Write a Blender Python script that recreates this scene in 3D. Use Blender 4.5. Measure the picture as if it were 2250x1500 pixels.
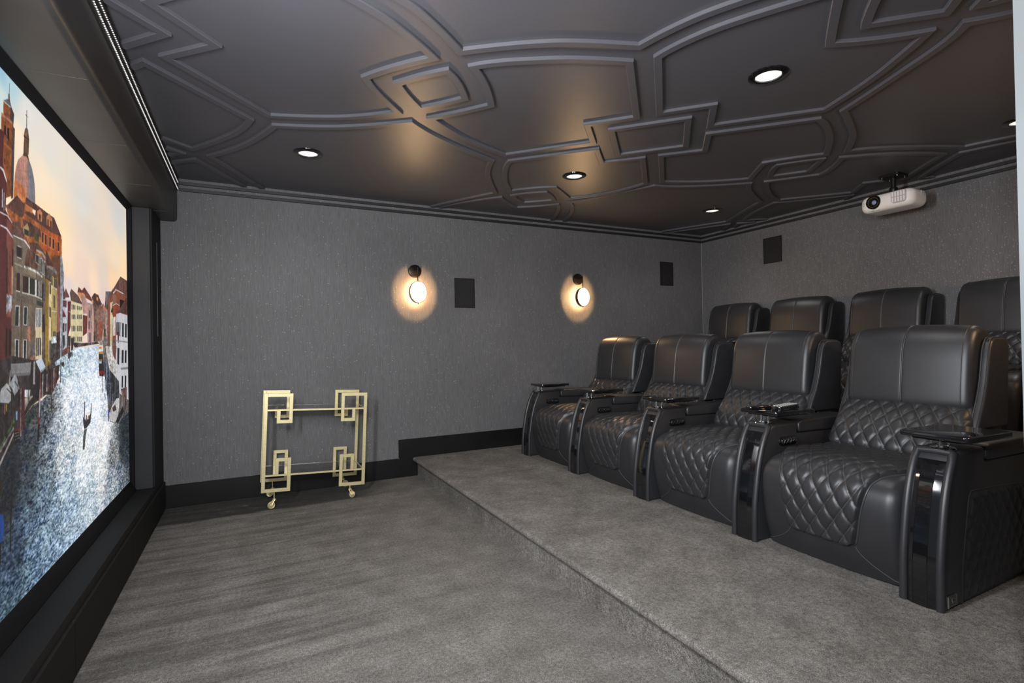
import bpy, bmesh, math, random
import numpy as np
from mathutils import Vector, Matrix

# ------------------------------------------------------------------ scene, camera, light
for o in list(bpy.data.objects):
    bpy.data.objects.remove(o, do_unlink=True)
SC = bpy.context.scene
COL = SC.collection
random.seed(7)
rng = np.random.default_rng(11)

CAM = (0.5885, -0.0037, 1.1693)
YAW, PITCH, ROLL, FPX = 0.469, 0.0073, -0.0186, 1135.05


def make_camera():
    f = Vector((math.sin(YAW) * math.cos(PITCH), math.cos(YAW) * math.cos(PITCH), math.sin(PITCH)))
    r = Vector((math.cos(YAW), -math.sin(YAW), 0))
    u = r.cross(f)
    r2 = math.cos(ROLL) * r + math.sin(ROLL) * u
    u2 = -math.sin(ROLL) * r + math.cos(ROLL) * u
    m = Matrix(((r2.x, u2.x, -f.x, CAM[0]), (r2.y, u2.y, -f.y, CAM[1]), (r2.z, u2.z, -f.z, CAM[2]), (0, 0, 0, 1)))
    cd = bpy.data.cameras.new('camera')
    cd.sensor_fit = 'HORIZONTAL'
    cd.sensor_width = 36.0
    cd.lens = 36.0 * FPX / 2250.0
    cd.clip_start = 0.05
    cam = bpy.data.objects.new('camera', cd)
    COL.objects.link(cam)
    cam.matrix_world = m
    SC.camera = cam


make_camera()
SC.view_settings.view_transform = 'Standard'
SC.view_settings.look = 'None'
SC.view_settings.gamma = 1.0
SC.view_settings.use_curve_mapping = False
SC.view_settings.exposure = 0.0

world = bpy.data.worlds.new('world')
SC.world = world
world.use_nodes = True
world.node_tree.nodes['Background'].inputs[0].default_value = (0.55, 0.62, 0.72, 1)
world.node_tree.nodes['Background'].inputs[1].default_value = 0.25

DOOR_LIGHT = 26.0       # bright room beyond the doorway behind the camera
FLASH = 46.0            # photographer's soft flash beside the camera
DOWN = 22.0             # each recessed ceiling light
SCONCE = 7.5           # each wall sconce
SCONCE_FACE = 90.0
SOFTBOX = 90.0          # photographer's softbox beside the screen, left of the frame
PIC_GAIN = 1.0


def area_light(name, loc, target, sx, sy, power, color):
    ld = bpy.data.lights.new(name, 'AREA')
    ld.shape = 'RECTANGLE'
    ld.size, ld.size_y = sx, sy
    ld.energy = power
    ld.color = color
    o = bpy.data.objects.new(name, ld)
    COL.objects.link(o)
    o.location = loc
    d = Vector(target) - Vector(loc)
    o.rotation_euler = d.to_track_quat('-Z', 'Y').to_euler()
    return o


area_light('doorway_daylight', (0.95, -0.95, 1.35), (1.6, 3.0, 1.25), 1.7, 2.0, DOOR_LIGHT, (0.90, 0.94, 1.0))
area_light('camera_flash', (0.42, -0.10, 1.76), (2.3, 3.0, 1.75), 0.06, 0.28, FLASH, (0.94, 0.96, 1.0))
area_light('softbox', (0.10, 1.10, 1.74), (4.0, 2.55, 1.70), 0.20, 0.90, SOFTBOX, (0.93, 0.955, 1.0))


# ------------------------------------------------------------------ materials
def lin(c):
    return tuple(((x / 255.0) / 12.92 if x / 255.0 <= 0.04045 else ((x / 255.0 + 0.055) / 1.055) ** 2.4) for x in c)


def new_mat(name):
    m = bpy.data.materials.new(name)
    m.use_nodes = True
    nt = m.node_tree
    b = nt.nodes['Principled BSDF']
    return m, nt, b


def obj_coords(nt, scale=(1, 1, 1), rot=(0, 0, 0)):
    tc = nt.nodes.new('ShaderNodeTexCoord')
    mp = nt.nodes.new('ShaderNodeMapping')
    mp.inputs['Scale'].default_value = scale
    mp.inputs['Rotation'].default_value = rot
    nt.links.new(tc.outputs['Object'], mp.inputs['Vector'])
    return mp.outputs['Vector']


def noise(nt, vec, scale, detail=2.0, rough=0.5):
    n = nt.nodes.new('ShaderNodeTexNoise')
    n.inputs['Scale'].default_value = scale
    n.inputs['Detail'].default_value = detail
    n.inputs['Roughness'].default_value = rough
    nt.links.new(vec, n.inputs['Vector'])
    return n.outputs['Fac']


def ramp(nt, fac, stops):
    r = nt.nodes.new('ShaderNodeValToRGB')
    el = r.color_ramp.elements
    while len(el) < len(stops):
        el.new(0.5)
    for e, (p, c) in zip(el, stops):
        e.position = p
        e.color = (c[0], c[1], c[2], 1) if not isinstance(c, (int, float)) else (c, c, c, 1)
    nt.links.new(fac, r.inputs['Fac'])
    return r.outputs['Color']


def mixc(nt, a, b, fac, mode='MIX'):
    n = nt.nodes.new('ShaderNodeMix')
    n.data_type = 'RGBA'
    n.blend_type = mode
    for key, v in (('A', a), ('B', b)):
        s = [i for i in n.inputs if i.name == key and i.type == 'RGBA'][0]
        if isinstance(v, (tuple, list)):
            s.default_value = (v[0], v[1], v[2], 1)
        else:
            nt.links.new(v, s)
    if isinstance(fac, (int, float)):
        n.inputs[0].default_value = fac
    else:
        nt.links.new(fac, n.inputs[0])
    return [o for o in n.outputs if o.type == 'RGBA'][0]


def bump(nt, b, height, strength, dist=0.002):
    n = nt.nodes.new('ShaderNodeBump')
    n.inputs['Strength'].default_value = strength
    n.inputs['Distance'].default_value = dist
    nt.links.new(height, n.inputs['Height'])
    nt.links.new(n.outputs['Normal'], b.inputs['Normal'])


def simple(name, color, rough=0.5, metal=0.0, spec=0.5, grain=None, gstr=0.15, coat=0.0, vary=0.12):
    """plain surface with a faint procedural mottling and optional fine grain"""
    m, nt, b = new_mat(name)
    v = obj_coords(nt)
    f = noise(nt, v, 6.0, 3.0)
    lo = tuple(x * (1 - vary) for x in color)
    hi = tuple(min(1, x * (1 + vary)) for x in color)
    nt.links.new(ramp(nt, f, [(0.3, lo), (0.7, hi)]), b.inputs['Base Color'])
    b.inputs['Roughness'].default_value = rough
    b.inputs['Metallic'].default_value = metal
    b.inputs['Specular IOR Level'].default_value = spec
    b.inputs['Coat Weight'].default_value = coat
    if grain:
        bump(nt, b, noise(nt, v, grain, 2.0), gstr)
    return m


def emit(name, color, strength):
    m, nt, b = new_mat(name)
    b.inputs['Base Color'].default_value = (color[0], color[1], color[2], 1)
    b.inputs['Emission Color'].default_value = (color[0], color[1], color[2], 1)
    b.inputs['Emission Strength'].default_value = strength
    return m


def mat_carpet():
    m, nt, b = new_mat('carpet')
    v = obj_coords(nt)
    blotch = noise(nt, v, 5.0, 5.0, 0.68)
    tuft = noise(nt, v, 75.0, 4.0, 0.75)
    fine = noise(nt, v, 300.0, 2.0, 0.6)
    c = ramp(nt, blotch, [(0.32, (0.140, 0.129, 0.115)), (0.52, (0.190, 0.177, 0.160)), (0.70, (0.250, 0.236, 0.216))])
    c = mixc(nt, c, ramp(nt, tuft, [(0.32, 0.45), (0.68, 1.55)]), 0.85, 'MULTIPLY')
    c = mixc(nt, c, ramp(nt, fine, [(0.30, 0.45), (0.55, 1.0), (0.72, 1.9)]), 0.8, 'MULTIPLY')
    # vacuum tracks in the pile of the lower floor: long thin bands along the far wall's direction
    vs = obj_coords(nt, (0.55, 9.0, 1.0), (0, 0, 0.05))
    tracks = ramp(nt, noise(nt, vs, 1.6, 4.0, 0.62), [(0.40, 0.62), (0.52, 1.0), (0.64, 1.22)])
    tc = nt.nodes.new('ShaderNodeTexCoord')
    sx = nt.nodes.new('ShaderNodeSeparateXYZ')
    nt.links.new(tc.outputs['Object'], sx.inputs[0])
    mr = nt.nodes.new('ShaderNodeMapRange')
    mr.inputs['From Min'].default_value = 0.7
    mr.inputs['From Max'].default_value = 1.5
    mr.inputs['To Min'].default_value = 0.85
    mr.inputs['To Max'].default_value = 0.12
    nt.links.new(sx.outputs['X'], mr.inputs['Value'])
    c2 = mixc(nt, c, tracks, mr.outputs['Result'], 'MULTIPLY')
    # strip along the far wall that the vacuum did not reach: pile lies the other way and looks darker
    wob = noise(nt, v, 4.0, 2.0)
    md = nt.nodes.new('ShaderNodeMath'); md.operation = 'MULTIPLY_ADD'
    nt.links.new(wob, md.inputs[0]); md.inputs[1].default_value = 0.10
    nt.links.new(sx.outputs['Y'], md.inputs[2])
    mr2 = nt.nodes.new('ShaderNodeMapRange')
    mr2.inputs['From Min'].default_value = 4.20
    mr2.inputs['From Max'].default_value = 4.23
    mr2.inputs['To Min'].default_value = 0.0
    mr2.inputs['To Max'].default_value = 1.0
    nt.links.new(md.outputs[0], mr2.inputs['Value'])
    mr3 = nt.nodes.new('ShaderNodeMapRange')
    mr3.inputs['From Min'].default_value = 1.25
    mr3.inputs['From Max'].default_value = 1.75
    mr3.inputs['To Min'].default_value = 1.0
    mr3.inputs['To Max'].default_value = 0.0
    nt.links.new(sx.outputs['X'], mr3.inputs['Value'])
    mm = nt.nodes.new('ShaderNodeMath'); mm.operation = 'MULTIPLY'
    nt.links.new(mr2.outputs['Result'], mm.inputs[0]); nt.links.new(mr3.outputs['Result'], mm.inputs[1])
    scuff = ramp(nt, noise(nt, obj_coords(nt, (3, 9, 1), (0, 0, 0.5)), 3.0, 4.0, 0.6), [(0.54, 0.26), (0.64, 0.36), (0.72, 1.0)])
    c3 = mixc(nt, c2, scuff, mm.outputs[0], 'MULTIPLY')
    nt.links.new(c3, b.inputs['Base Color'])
    b.inputs['Roughness'].default_value = 0.95
    b.inputs['Specular IOR Level'].default_value = 0.15
    b.inputs['Sheen Weight'].default_value = 0.06
    b.inputs['Sheen Roughness'].default_value = 0.5
    n2 = nt.nodes.new('ShaderNodeMath'); n2.operation = 'MULTIPLY_ADD'
    nt.links.new(tuft, n2.inputs[0]); n2.inputs[1].default_value = 1.6
    nt.links.new(fine, n2.inputs[2])
    bump(nt, b, n2.outputs[0], 0.85, 0.006)
    return m


def mat_wallpaper():
    m, nt, b = new_mat('wallpaper')
    v = obj_coords(nt)
    # fine vertical threads: stretch the noise along Z
    t1 = noise(nt, obj_coords(nt, (230, 230, 5.0)), 1.0, 2.0, 0.6)
    t2 = noise(nt, obj_coords(nt, (520, 520, 14.0)), 1.0, 1.0, 0.6)
    cloud = noise(nt, v, 1.6, 3.0)
    c = ramp(nt, t1, [(0.30, (0.118, 0.115, 0.117)), (0.52, (0.132, 0.129, 0.131)), (0.70, (0.152, 0.149, 0.151))])
    c = mixc(nt, c, ramp(nt, t2, [(0.3, 0.72), (0.7, 1.3)]), 0.8, 'MULTIPLY')
    c = mixc(nt, c, ramp(nt, cloud, [(0.3, 0.88), (0.7, 1.12)]), 0.7, 'MULTIPLY')
    # mica flecks
    vo = nt.nodes.new('ShaderNodeTexVoronoi')
    vo.inputs['Scale'].default_value = 58.0
    vo.inputs['Randomness'].default_value = 1.0
    nt.links.new(v, vo.inputs['Vector'])
    wn = nt.nodes.new('ShaderNodeSeparateColor')
    nt.links.new(vo.outputs['Color'], wn.inputs[0])
    near = ramp(nt, vo.outputs['Distance'], [(0.10, 1.0), (0.18, 0.0)])
    pick = ramp(nt, wn.outputs[0], [(0.62, 0.0), (0.95, 1.0)])
    fl = mixc(nt, near, pick, 1.0, 'MULTIPLY')
    c = mixc(nt, c, (0.55, 0.54, 0.54), fl)
    nt.links.new(c, b.inputs['Base Color'])
    b.inputs['Roughness'].default_value = 0.62
    b.inputs['Specular IOR Level'].default_value = 0.3
    bump(nt, b, t1, 0.06, 0.001)
    return m


def mat_leather(name, base, thread=False):
    m, nt, b = new_mat(name)
    v = obj_coords(nt)
    f = noise(nt, v, 9.0, 3.0)
    c = ramp(nt, f, [(0.3, tuple(x * 0.9 for x in base)), (0.7, tuple(x * 1.1 for x in base))])
    if thread:
        at = nt.nodes.new('ShaderNodeAttribute')
        at.attribute_name = 'seam'
        st = ramp(nt, at.outputs['Fac'], [(0.03, 1.0), (0.11, 0.0)])
        c = mixc(nt, c, (0.060, 0.059, 0.057), st)
    nt.links.new(c, b.inputs['Base Color'])
    b.inputs['Roughness'].default_value = 0.42
    b.inputs['Specular IOR Level'].default_value = 0.55
    vo = nt.nodes.new('ShaderNodeTexVoronoi')
    vo.inputs['Scale'].default_value = 520.0
    nt.links.new(v, vo.inputs['Vector'])
    bump(nt, b, vo.outputs['Distance'], 0.10, 0.001)
    return m


def mat_brass():
    m, nt, b = new_mat('brushed_brass')
    t = noise(nt, obj_coords(nt, (40, 40, 400)), 1.0, 2.0)
    nt.links.new(ramp(nt, t, [(0.3, (0.72, 0.60, 0.30)), (0.7, (0.86, 0.75, 0.45))]), b.inputs['Base Color'])
    b.inputs['Metallic'].default_value = 0.6
    b.inputs['Roughness'].default_value = 0.40
    return m


def mat_paint_ceiling():
    m, nt, b = new_mat('ceiling_paint')
    v = obj_coords(nt)
    f = noise(nt, v, 1.3, 3.0)
    nt.links.new(ramp(nt, f, [(0.3, (0.074, 0.073, 0.082)), (0.7, (0.086, 0.085, 0.095))]), b.inputs['Base Color'])
    b.inputs['Roughness'].default_value = 0.42
    b.inputs['Specular IOR Level'].default_value = 0.5
    bump(nt, b, noise(nt, v, 110.0, 3.0), 0.12, 0.002)
    return m


def mat_glass(name, color, rough=0.02):
    m, nt, b = new_mat(name)
    b.inputs['Base Color'].default_value = (color[0], color[1], color[2], 1)
    b.inputs['Roughness'].default_value = rough
    b.inputs['Transmission Weight'].default_value = 1.0
    b.inputs['IOR'].default_value = 1.45
    f = noise(nt, obj_coords(nt), 3.0)
    nt.links.new(ramp(nt, f, [(0.0, rough), (1.0, rough * 1.5)]), b.inputs['Roughness'])
    return m


M = dict(
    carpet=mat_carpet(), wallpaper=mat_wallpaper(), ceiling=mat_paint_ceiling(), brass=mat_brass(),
    leather=mat_leather('black_leather', (0.021, 0.0213, 0.0238)),
    quilt=mat_leather('quilted_leather', (0.021, 0.0213, 0.0238), True),
    pipe=mat_leather('leather_piping', (0.034, 0.034, 0.036)),
    thread=simple('stitch_thread', (0.075, 0.074, 0.072), 0.6),
    gloss=simple('black_lacquer', (0.006, 0.006, 0.007), 0.06, 0, 0.6, coat=0.6),
    bar=simple('dark_crown_paint', (0.018, 0.018, 0.019), 0.5),
    base=simple('black_baseboard_paint', (0.008, 0.008, 0.008), 0.32),
    soffit=simple('soffit_fabric', (0.040, 0.039, 0.038), 0.42, grain=300, gstr=0.1),
    ledge=simple('ledge_black_paint', (0.009, 0.009, 0.0092), 0.72, spec=0.3),
    velvet=simple('screen_frame_velvet', (0.006, 0.006, 0.008), 0.8, spec=0.2),
    pillar=simple('pillar_grey_fabric', (0.021, 0.0213, 0.0238), 0.7),
    black=simple('satin_black_metal', (0.010, 0.010, 0.010), 0.35, 0.3),
    bronze=simple('dark_bronze', (0.030, 0.024, 0.020), 0.35, 0.8),
    chrome=simple('chrome', (0.72, 0.72, 0.74), 0.12, 1.0),
    grille=simple('speaker_grille', (0.011, 0.010, 0.010), 0.75, grain=900, gstr=0.6),
    white=simple('projector_plastic', (0.90, 0.85, 0.80), 0.38, vary=0.02),
    vent=simple('projector_vent', (0.46, 0.43, 0.46), 0.5),
    jamb=simple('white_door_trim', (0.105, 0.118, 0.122), 0.55, vary=0.06),
    nearwall=simple('hall_wall_paint', (0.55, 0.55, 0.54), 0.6),
    glass=mat_glass('clear_glass', (0.94, 0.96, 0.95)),
    lens=mat_glass('projector_lens_glass', (0.7, 0.8, 1.0), 0.01),
    bead=emit('led_bead', (1.0, 0.97, 0.95), 0.45),
    downglow=emit('downlight_diffuser', (1.0, 0.93, 0.87), 0.95),
    sconceglow=emit('sconce_glass', (1.0, 0.62, 0.30), SCONCE_FACE),
    button=simple('grey_button', (0.42, 0.42, 0.42), 0.4),
    red=simple('red_button', (0.45, 0.05, 0.03), 0.4),
)


# ------------------------------------------------------------------ mesh helpers
def mesh_obj(name, verts, faces, mat, parent=None, smooth=None, loc=None):
    me = bpy.data.meshes.new(name)
    me.from_pydata([tuple(map(float, v)) for v in verts], [], [tuple(f) for f in faces])
    bm = bmesh.new(); bm.from_mesh(me)
    bmesh.ops.recalc_face_normals(bm, faces=bm.faces)
    bm.to_mesh(me); bm.free()
    return link_mesh(name, me, mat, parent, smooth, loc)


def link_mesh(name, me, mat, parent=None, smooth=None, loc=None):
    if mat is not None:
        me.materials.append(mat)
    if smooth is not None:
        me.shade_smooth()
        if smooth > 0:
            me.set_sharp_from_angle(angle=math.radians(smooth))
    o = bpy.data.objects.new(name, me)
    COL.objects.link(o)
    if parent is not None:
        o.parent = parent
    if loc is not None:
        o.location = loc
    return o


def bm_obj(name, bm, mat, parent=None, smooth=None, loc=None):
    me = bpy.data.meshes.new(name)
    bmesh.ops.recalc_face_normals(bm, faces=bm.faces)
    bm.to_mesh(me); bm.free()
    return link_mesh(name, me, mat, parent, smooth, loc)


def bevel_all(bm, r, seg=2, ang=30):
    if r <= 0:
        return
    ed = [e for e in bm.edges if len(e.link_faces) == 2 and e.calc_face_angle(0) > math.radians(ang)]
    bmesh.ops.bevel(bm, geom=ed, offset=r, segments=seg, profile=0.5, affect='EDGES', clamp_overlap=True)


def add_box(bm, x0, x1, y0, y1, z0, z1, rot=None, piv=None):
    vs = [bm.verts.new((x, y, z)) for z in (z0, z1) for y in (y0, y1) for x in (x0, x1)]
    for f in ((0, 1, 3, 2), (4, 6, 7, 5), (0, 4, 5, 1), (1, 5, 7, 3), (3, 7, 6, 2), (2, 6, 4, 0)):
        bm.faces.new([vs[i] for i in f])
    if rot is not None:
        bmesh.ops.rotate(bm, verts=vs, cent=piv, matrix=rot)
    return vs


def box(name, x0, x1, y0, y1, z0, z1, mat, parent=None, r=0.0, seg=2, smooth=35):
    bm = bmesh.new()
    add_box(bm, x0, x1, y0, y1, z0, z1)
    bmesh.ops.recalc_face_normals(bm, faces=bm.faces)
    bevel_all(bm, r, seg)
    return bm_obj(name, bm, mat, parent, smooth if r > 0 else None)


def add_prism(bm, poly, axis, a0, a1):
    """poly: list of 2-D points; axis 'x': (y,z), 'y': (x,z), 'z': (x,y)"""
    def P(p, a):
        return {'x': (a, p[0], p[1]), 'y': (p[0], a, p[1]), 'z': (p[0], p[1], a)}[axis]
    A = [bm.verts.new(P(p, a0)) for p in poly]
    B = [bm.verts.new(P(p, a1)) for p in poly]
    n = len(poly)
    bm.faces.new(A); bm.faces.new(B[::-1])
    for i in range(n):
        bm.faces.new((A[i], A[(i + 1) % n], B[(i + 1) % n], B[i]))
    return A + B


def prism(name, poly, axis, a0, a1, mat, parent=None, r=0.0, seg=2, smooth=35):
    bm = bmesh.new()
    add_prism(bm, poly, axis, a0, a1)
    bmesh.ops.recalc_face_normals(bm, faces=bm.faces)
    bevel_all(bm, r, seg)
    return bm_obj(name, bm, mat, parent, smooth)


def add_tube(bm, pts, r, n=8, closed=False, caps=True):
    pts = [Vector(p) for p in pts]
    m = len(pts)
    rings = []
    up = None
    for i, p in enumerate(pts):
        if closed:
            t = (pts[(i + 1) % m] - pts[i - 1])
        else:
            t = pts[min(i + 1, m - 1)] - pts[max(i - 1, 0)]
        t.normalize()
        if up is None:
            up = Vector((0, 0, 1)) if abs(t.z) < 0.9 else Vector((1, 0, 0))
        s = t.cross(up)
        if s.length < 1e-6:
            s = t.orthogonal()
        s.normalize()
        up = s.cross(t).normalized()
        rr = r[i] if isinstance(r, (list, tuple)) else r
        rings.append([bm.verts.new(p + rr * (math.cos(a) * s + math.sin(a) * up)) for a in [2 * math.pi * k / n for k in range(n)]])
    for i in range(m if closed else m - 1):
        A, B = rings[i], rings[(i + 1) % m]
        for k in range(n):
            bm.faces.new((A[k], A[(k + 1) % n], B[(k + 1) % n], B[k]))
    if caps and not closed:
        bm.faces.new(rings[0][::-1]); bm.faces.new(rings[-1])


def tube(name, pts, r, mat, parent=None, n=8, closed=False):
    bm = bmesh.new()
    add_tube(bm, pts, r, n, closed)
    return bm_obj(name, bm, mat, parent, 50)


def add_lathe(bm, prof, centre, axis='z', n=32, sx=1.0, sy=1.0):
    """prof: list of (radius, height); axis: direction of height"""
    c = Vector(centre)
    def P(r, h, a):
        u, v = r * math.cos(a) * sx, r * math.sin(a) * sy
        return c + {'z': Vector((u, v, h)), 'y': Vector((u, h, v)), 'x': Vector((h, u, v))}[axis]
    rings = []
    for r, h in prof:
        if r < 1e-6:
            rings.append([bm.verts.new(P(0, h, 0))])
        else:
            rings.append([bm.verts.new(P(r, h, 2 * math.pi * k / n)) for k in range(n)])
    for A, B in zip(rings, rings[1:]):
        if len(A) == 1 and len(B) == 1:
            continue
        for k in range(n):
            k2 = (k + 1) % n
            if len(A) == 1:
                bm.faces.new((A[0], B[k], B[k2]))
            elif len(B) == 1:
                bm.faces.new((A[k], A[k2], B[0]))
            else:
                bm.faces.new((A[k], A[k2], B[k2], B[k]))


def lathe(name, prof, centre, axis, mat, parent=None, n=32, smooth=40, sx=1.0, sy=1.0):
    bm = bmesh.new()
    add_lathe(bm, prof, centre, axis, n, sx, sy)
    return bm_obj(name, bm, mat, parent, smooth)


def grid_mesh(P, closed_u=False):
    nu, nv = P.shape[:2]
    verts = P.reshape(-1, 3)
    faces = []
    for i in range(nu if closed_u else nu - 1):
        i2 = (i + 1) % nu
        for j in range(nv - 1):
            faces.append((i * nv + j, i2 * nv + j, i2 * nv + j + 1, i * nv + j + 1))
    return verts, faces


def rounded_rect(cx, cy, w, h, r, n=5):
    pts = []
    for sx, sy, a0 in ((1, 1, 0), (-1, 1, 90), (-1, -1, 180), (1, -1, 270)):
        for k in range(n + 1):
            a = math.radians(a0 + 90.0 * k / n)
            pts.append((cx + sx * (w / 2 - r) + r * math.cos(a), cy + sy * (h / 2 - r) + r * math.sin(a)))
    return pts


def catmull(pts, flags, closed, step=0.03):
    """poly-line through pts; a flagged point lies on a smooth curve, the others are corners"""
    n = len(pts)
    P = [Vector((p[0], p[1])) for p in pts]
    out = []          # (point, is_corner)
    segs = n if closed else n - 1
    for i in range(segs):
        a, b = P[i], P[(i + 1) % n]
        fa, fb = flags[i], flags[(i + 1) % n]
        out.append((a, not fa))
        if fa or fb:
            p0 = P[i - 1] if fa else 3 * a - 3 * b + P[(i + 2) % n]
            p3 = P[(i + 2) % n] if fb else 3 * b - 3 * a + P[i - 1]
            m = max(2, int((b - a).length / step))
            for k in range(1, m):
                t = k / m
                q = 0.5 * ((2 * a) + (b - p0) * t + (2 * p0 - 5 * a + 4 * b - p3) * t * t + (3 * a - p0 - 3 * b + p3) * t ** 3)
                out.append((q, False))
    if not closed:
        out.append((P[-1], True))
    return out


def moulding(name, path, closed, z_top, width, height, mat, parent):
    """flat bar with chamfered lower edges swept along a plan path with mitred corners"""
    P = [q for q, _ in path]
    n = len(P)
    w, c = width / 2, 0.003
    sec = [(-w, 0), (-w, -height + c), (-w + c, -height), (w - c, -height), (w, -height + c), (w, 0)]
    rings = []
    for i in range(n):
        a = P[i - 1] if (closed or i > 0) else None
        b = P[(i + 1) % n] if (closed or i < n - 1) else None
        d1 = (P[i] - a).normalized() if a is not None else (b - P[i]).normalized()
        d2 = (b - P[i]).normalized() if b is not None else d1
        n1, n2 = Vector((-d1.y, d1.x)), Vector((-d2.y, d2.x))
        m = (n1 + n2)
        if m.length < 1e-4:
            m = n1
        m.normalize()
        k = 1.0 / max(0.30, m.dot(n1))
        rings.append([(P[i].x + m.x * s * k, P[i].y + m.y * s * k, z_top + h) for s, h in sec])
    verts = [v for r in rings for v in r]
    ns = len(sec)
    faces = []
    for i in range(n if closed else n - 1):
        j = (i + 1) % n
        for k in range(ns - 1):
            faces.append((i * ns + k, i * ns + k + 1, j * ns + k + 1, j * ns + k))
    if not closed:
        faces.append(tuple(range(ns)))
        faces.append(tuple((n - 1) * ns + k for k in range(ns))[::-1])
    return mesh_obj(name, verts, faces, mat, parent, 20)


def empty(name, loc=(0, 0, 0), rz=0.0):
    o = bpy.data.objects.new(name, None)
    o.empty_display_size = 0.1
    COL.objects.link(o)
    o.location = loc
    o.rotation_euler = (0, 0, rz)
    return o


def tag(o, label, cat, group=None, kind=None):
    o['label'] = label
    o['category'] = cat
    if group:
        o['group'] = group
    if kind:
        o['kind'] = kind
    return o


def struct(o):
    o['kind'] = 'structure'
    return o


def copy_tree(o, parent=None):
    c = o.copy()
    COL.objects.link(c)
    if parent is not None:
        c.parent = parent
    for ch in list(o.children):
        copy_tree(ch, c)
    return c


# ------------------------------------------------------------------ room dimensions (metres)
YF, YN, XB, XW = 4.623, 0.427, 5.583, -0.16      # far wall, near wall, back wall, wall behind the screen
ZC, HS, H2 = 2.482, 0.167, 0.520                 # ceiling, first platform, rear platform
DOOR_X0, DOOR_X1, DOOR_H = 0.02, 1.885, 2.10

# floor and the two carpeted platforms
floor = struct(box('floor', XW - 0.1, XB + 0.15, -1.6, YF + 0.12, -0.10, 0.0, M['carpet']))


def platform(name, x_front, x_back, z0, z1, parent):
    """carpeted step: recessed riser, rounded nosing rolling over the edge"""
    lip, t = 0.045, 0.036
    poly = [(x_back, z0), (x_front + lip, z0), (x_front + lip, z1 - t - 0.006)]
    for k in range(9):
        a = math.radians(-90 - 90 * k / 8.0)
        poly.append((x_front + t * 0.55 + t * 0.55 * math.cos(a) + 0.0, z1 - t * 0.5 + t * 0.5 * math.sin(a) * 1.0))
    for k in range(1, 7):
        a = math.radians(180 - 90 * k / 6.0)
        poly.append((x_front + t * 0.55 + t * 0.55 * math.cos(a), z1 - t * 0.5 + t * 0.5 * math.sin(a)))
    poly.append((x_back, z1))
    return prism(name, poly, 'y', YN + 0.001, YF - 0.001, M['carpet'], parent, 0, 1, 40)


platform('platform', 1.893, XB, 0.0, HS, floor)
platform('platform', 4.22, XB, HS, H2, floor)

# walls
wall_far = struct(box('wall_far', XW - 0.1, XB + 0.12, YF, YF + 0.12, 0, ZC + 0.05, M['wallpaper']))
box('corner_highlight', XB - 0.003, XB, YF - 0.003, YF, H2, 2.386, M['button'], wall_far)  # added pale strip: paints the highlight on the wallpaper edge in the corner
wall_back = struct(box('wall_back', XB, XB + 0.12, YN - 0.15, YF, 0, ZC + 0.05, M['wallpaper']))
wall_left = struct(box('wall_left', XW - 0.1, XW, YN - 0.15, YF, 0, ZC + 0.05, M['ledge']))
bm = bmesh.new()
add_box(bm, XW - 0.1, DOOR_X0, YN - 0.15, YN, 0, ZC + 0.05)
add_box(bm, DOOR_X1 + 0.02, XB, YN - 0.15, YN, 0, ZC + 0.05)
add_box(bm, DOOR_X0, DOOR_X1 + 0.02, YN - 0.15, YN, DOOR_H, ZC + 0.05)
wall_near = struct(bm_obj('wall_near', bm, M['wallpaper']))
# white lining and casing of the doorway the photograph is taken through
bm = bmesh.new()
add_box(bm, DOOR_X1, DOOR_X1 + 0.019, YN - 0.16, YN + 0.004, 0, DOOR_H)
add_box(bm, DOOR_X1, DOOR_X1 + 0.09, YN - 0.175, YN - 0.15, 0, DOOR_H + 0.09)
add_box(bm, DOOR_X0 - 0.07, DOOR_X0 + 0.02, YN - 0.175, YN - 0.15, 0, DOOR_H + 0.09)
add_box(bm, DOOR_X0 + 0.02, DOOR_X1, YN - 0.175, YN - 0.15, DOOR_H, DOOR_H + 0.09)
struct(bm_obj('door_1', bm, M['jamb']))

# ceiling with its interlaced mouldings
ceiling = struct(box('ceiling', XW - 0.1, XB + 0.12, YN - 0.15, YF + 0.12, ZC, ZC + 0.10, M['ceiling']))
YM = 5.044


def mir(path):
    return [(p[0], round(YM - p[1], 3)) + tuple(p[2:]) for p in path]


FAN = [(0.118, 2.874), (0.177, 2.803), (0.605, 3.254), (0.538, 3.467, 1), (0.424, 3.666, 1), (0.272, 3.886), (0.118, 3.752)]
TRI_SMALL = [(0.118, 3.922), (0.197, 3.991), (0.118, 4.058)]
CORNER = [(0.118, 4.223), (0.273, 4.093), (0.562, 4.610)]
LEFT = [(0.692, 4.612), (0.366, 3.977), (0.509, 3.78, 1), (0.625, 3.568, 1), (0.731, 3.289), (0.965, 3.209, 1), (1.156, 3.113, 1),
        (1.437, 2.919), (1.703, 3.1, 1), (2.126, 3.296), (2.2, 3.529, 1), (2.312, 3.733, 1), (2.473, 3.979), (2.323, 4.222, 1), (2.111, 4.612)]
MID = [(2.246, 3.249), (2.685, 2.82), (2.873, 3.015), (3.082, 2.818), (3.495, 3.256), (3.374, 3.609, 1), (3.152, 3.872), (2.99, 3.741, 1),
       (2.867, 3.646), (2.722, 3.74, 1), (2.568, 3.885), (2.437, 3.704, 1), (2.339, 3.521, 1), (2.273, 3.363, 1)]
LENS = [(2.646, 3.992), (2.735, 3.89, 1), (2.865, 3.795), (2.953, 3.861, 1), (3.063, 3.978), (2.95, 4.075, 1), (2.84, 4.16), (2.73, 4.079, 1)]
UNDER = [(2.19, 4.612), (2.366, 4.315, 1), (2.576, 4.09), (2.716, 4.228, 1), (2.859, 4.335), (3.02, 4.225, 1), (3.163, 4.084), (3.282, 4.269, 1), (3.424, 4.612)]
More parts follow.
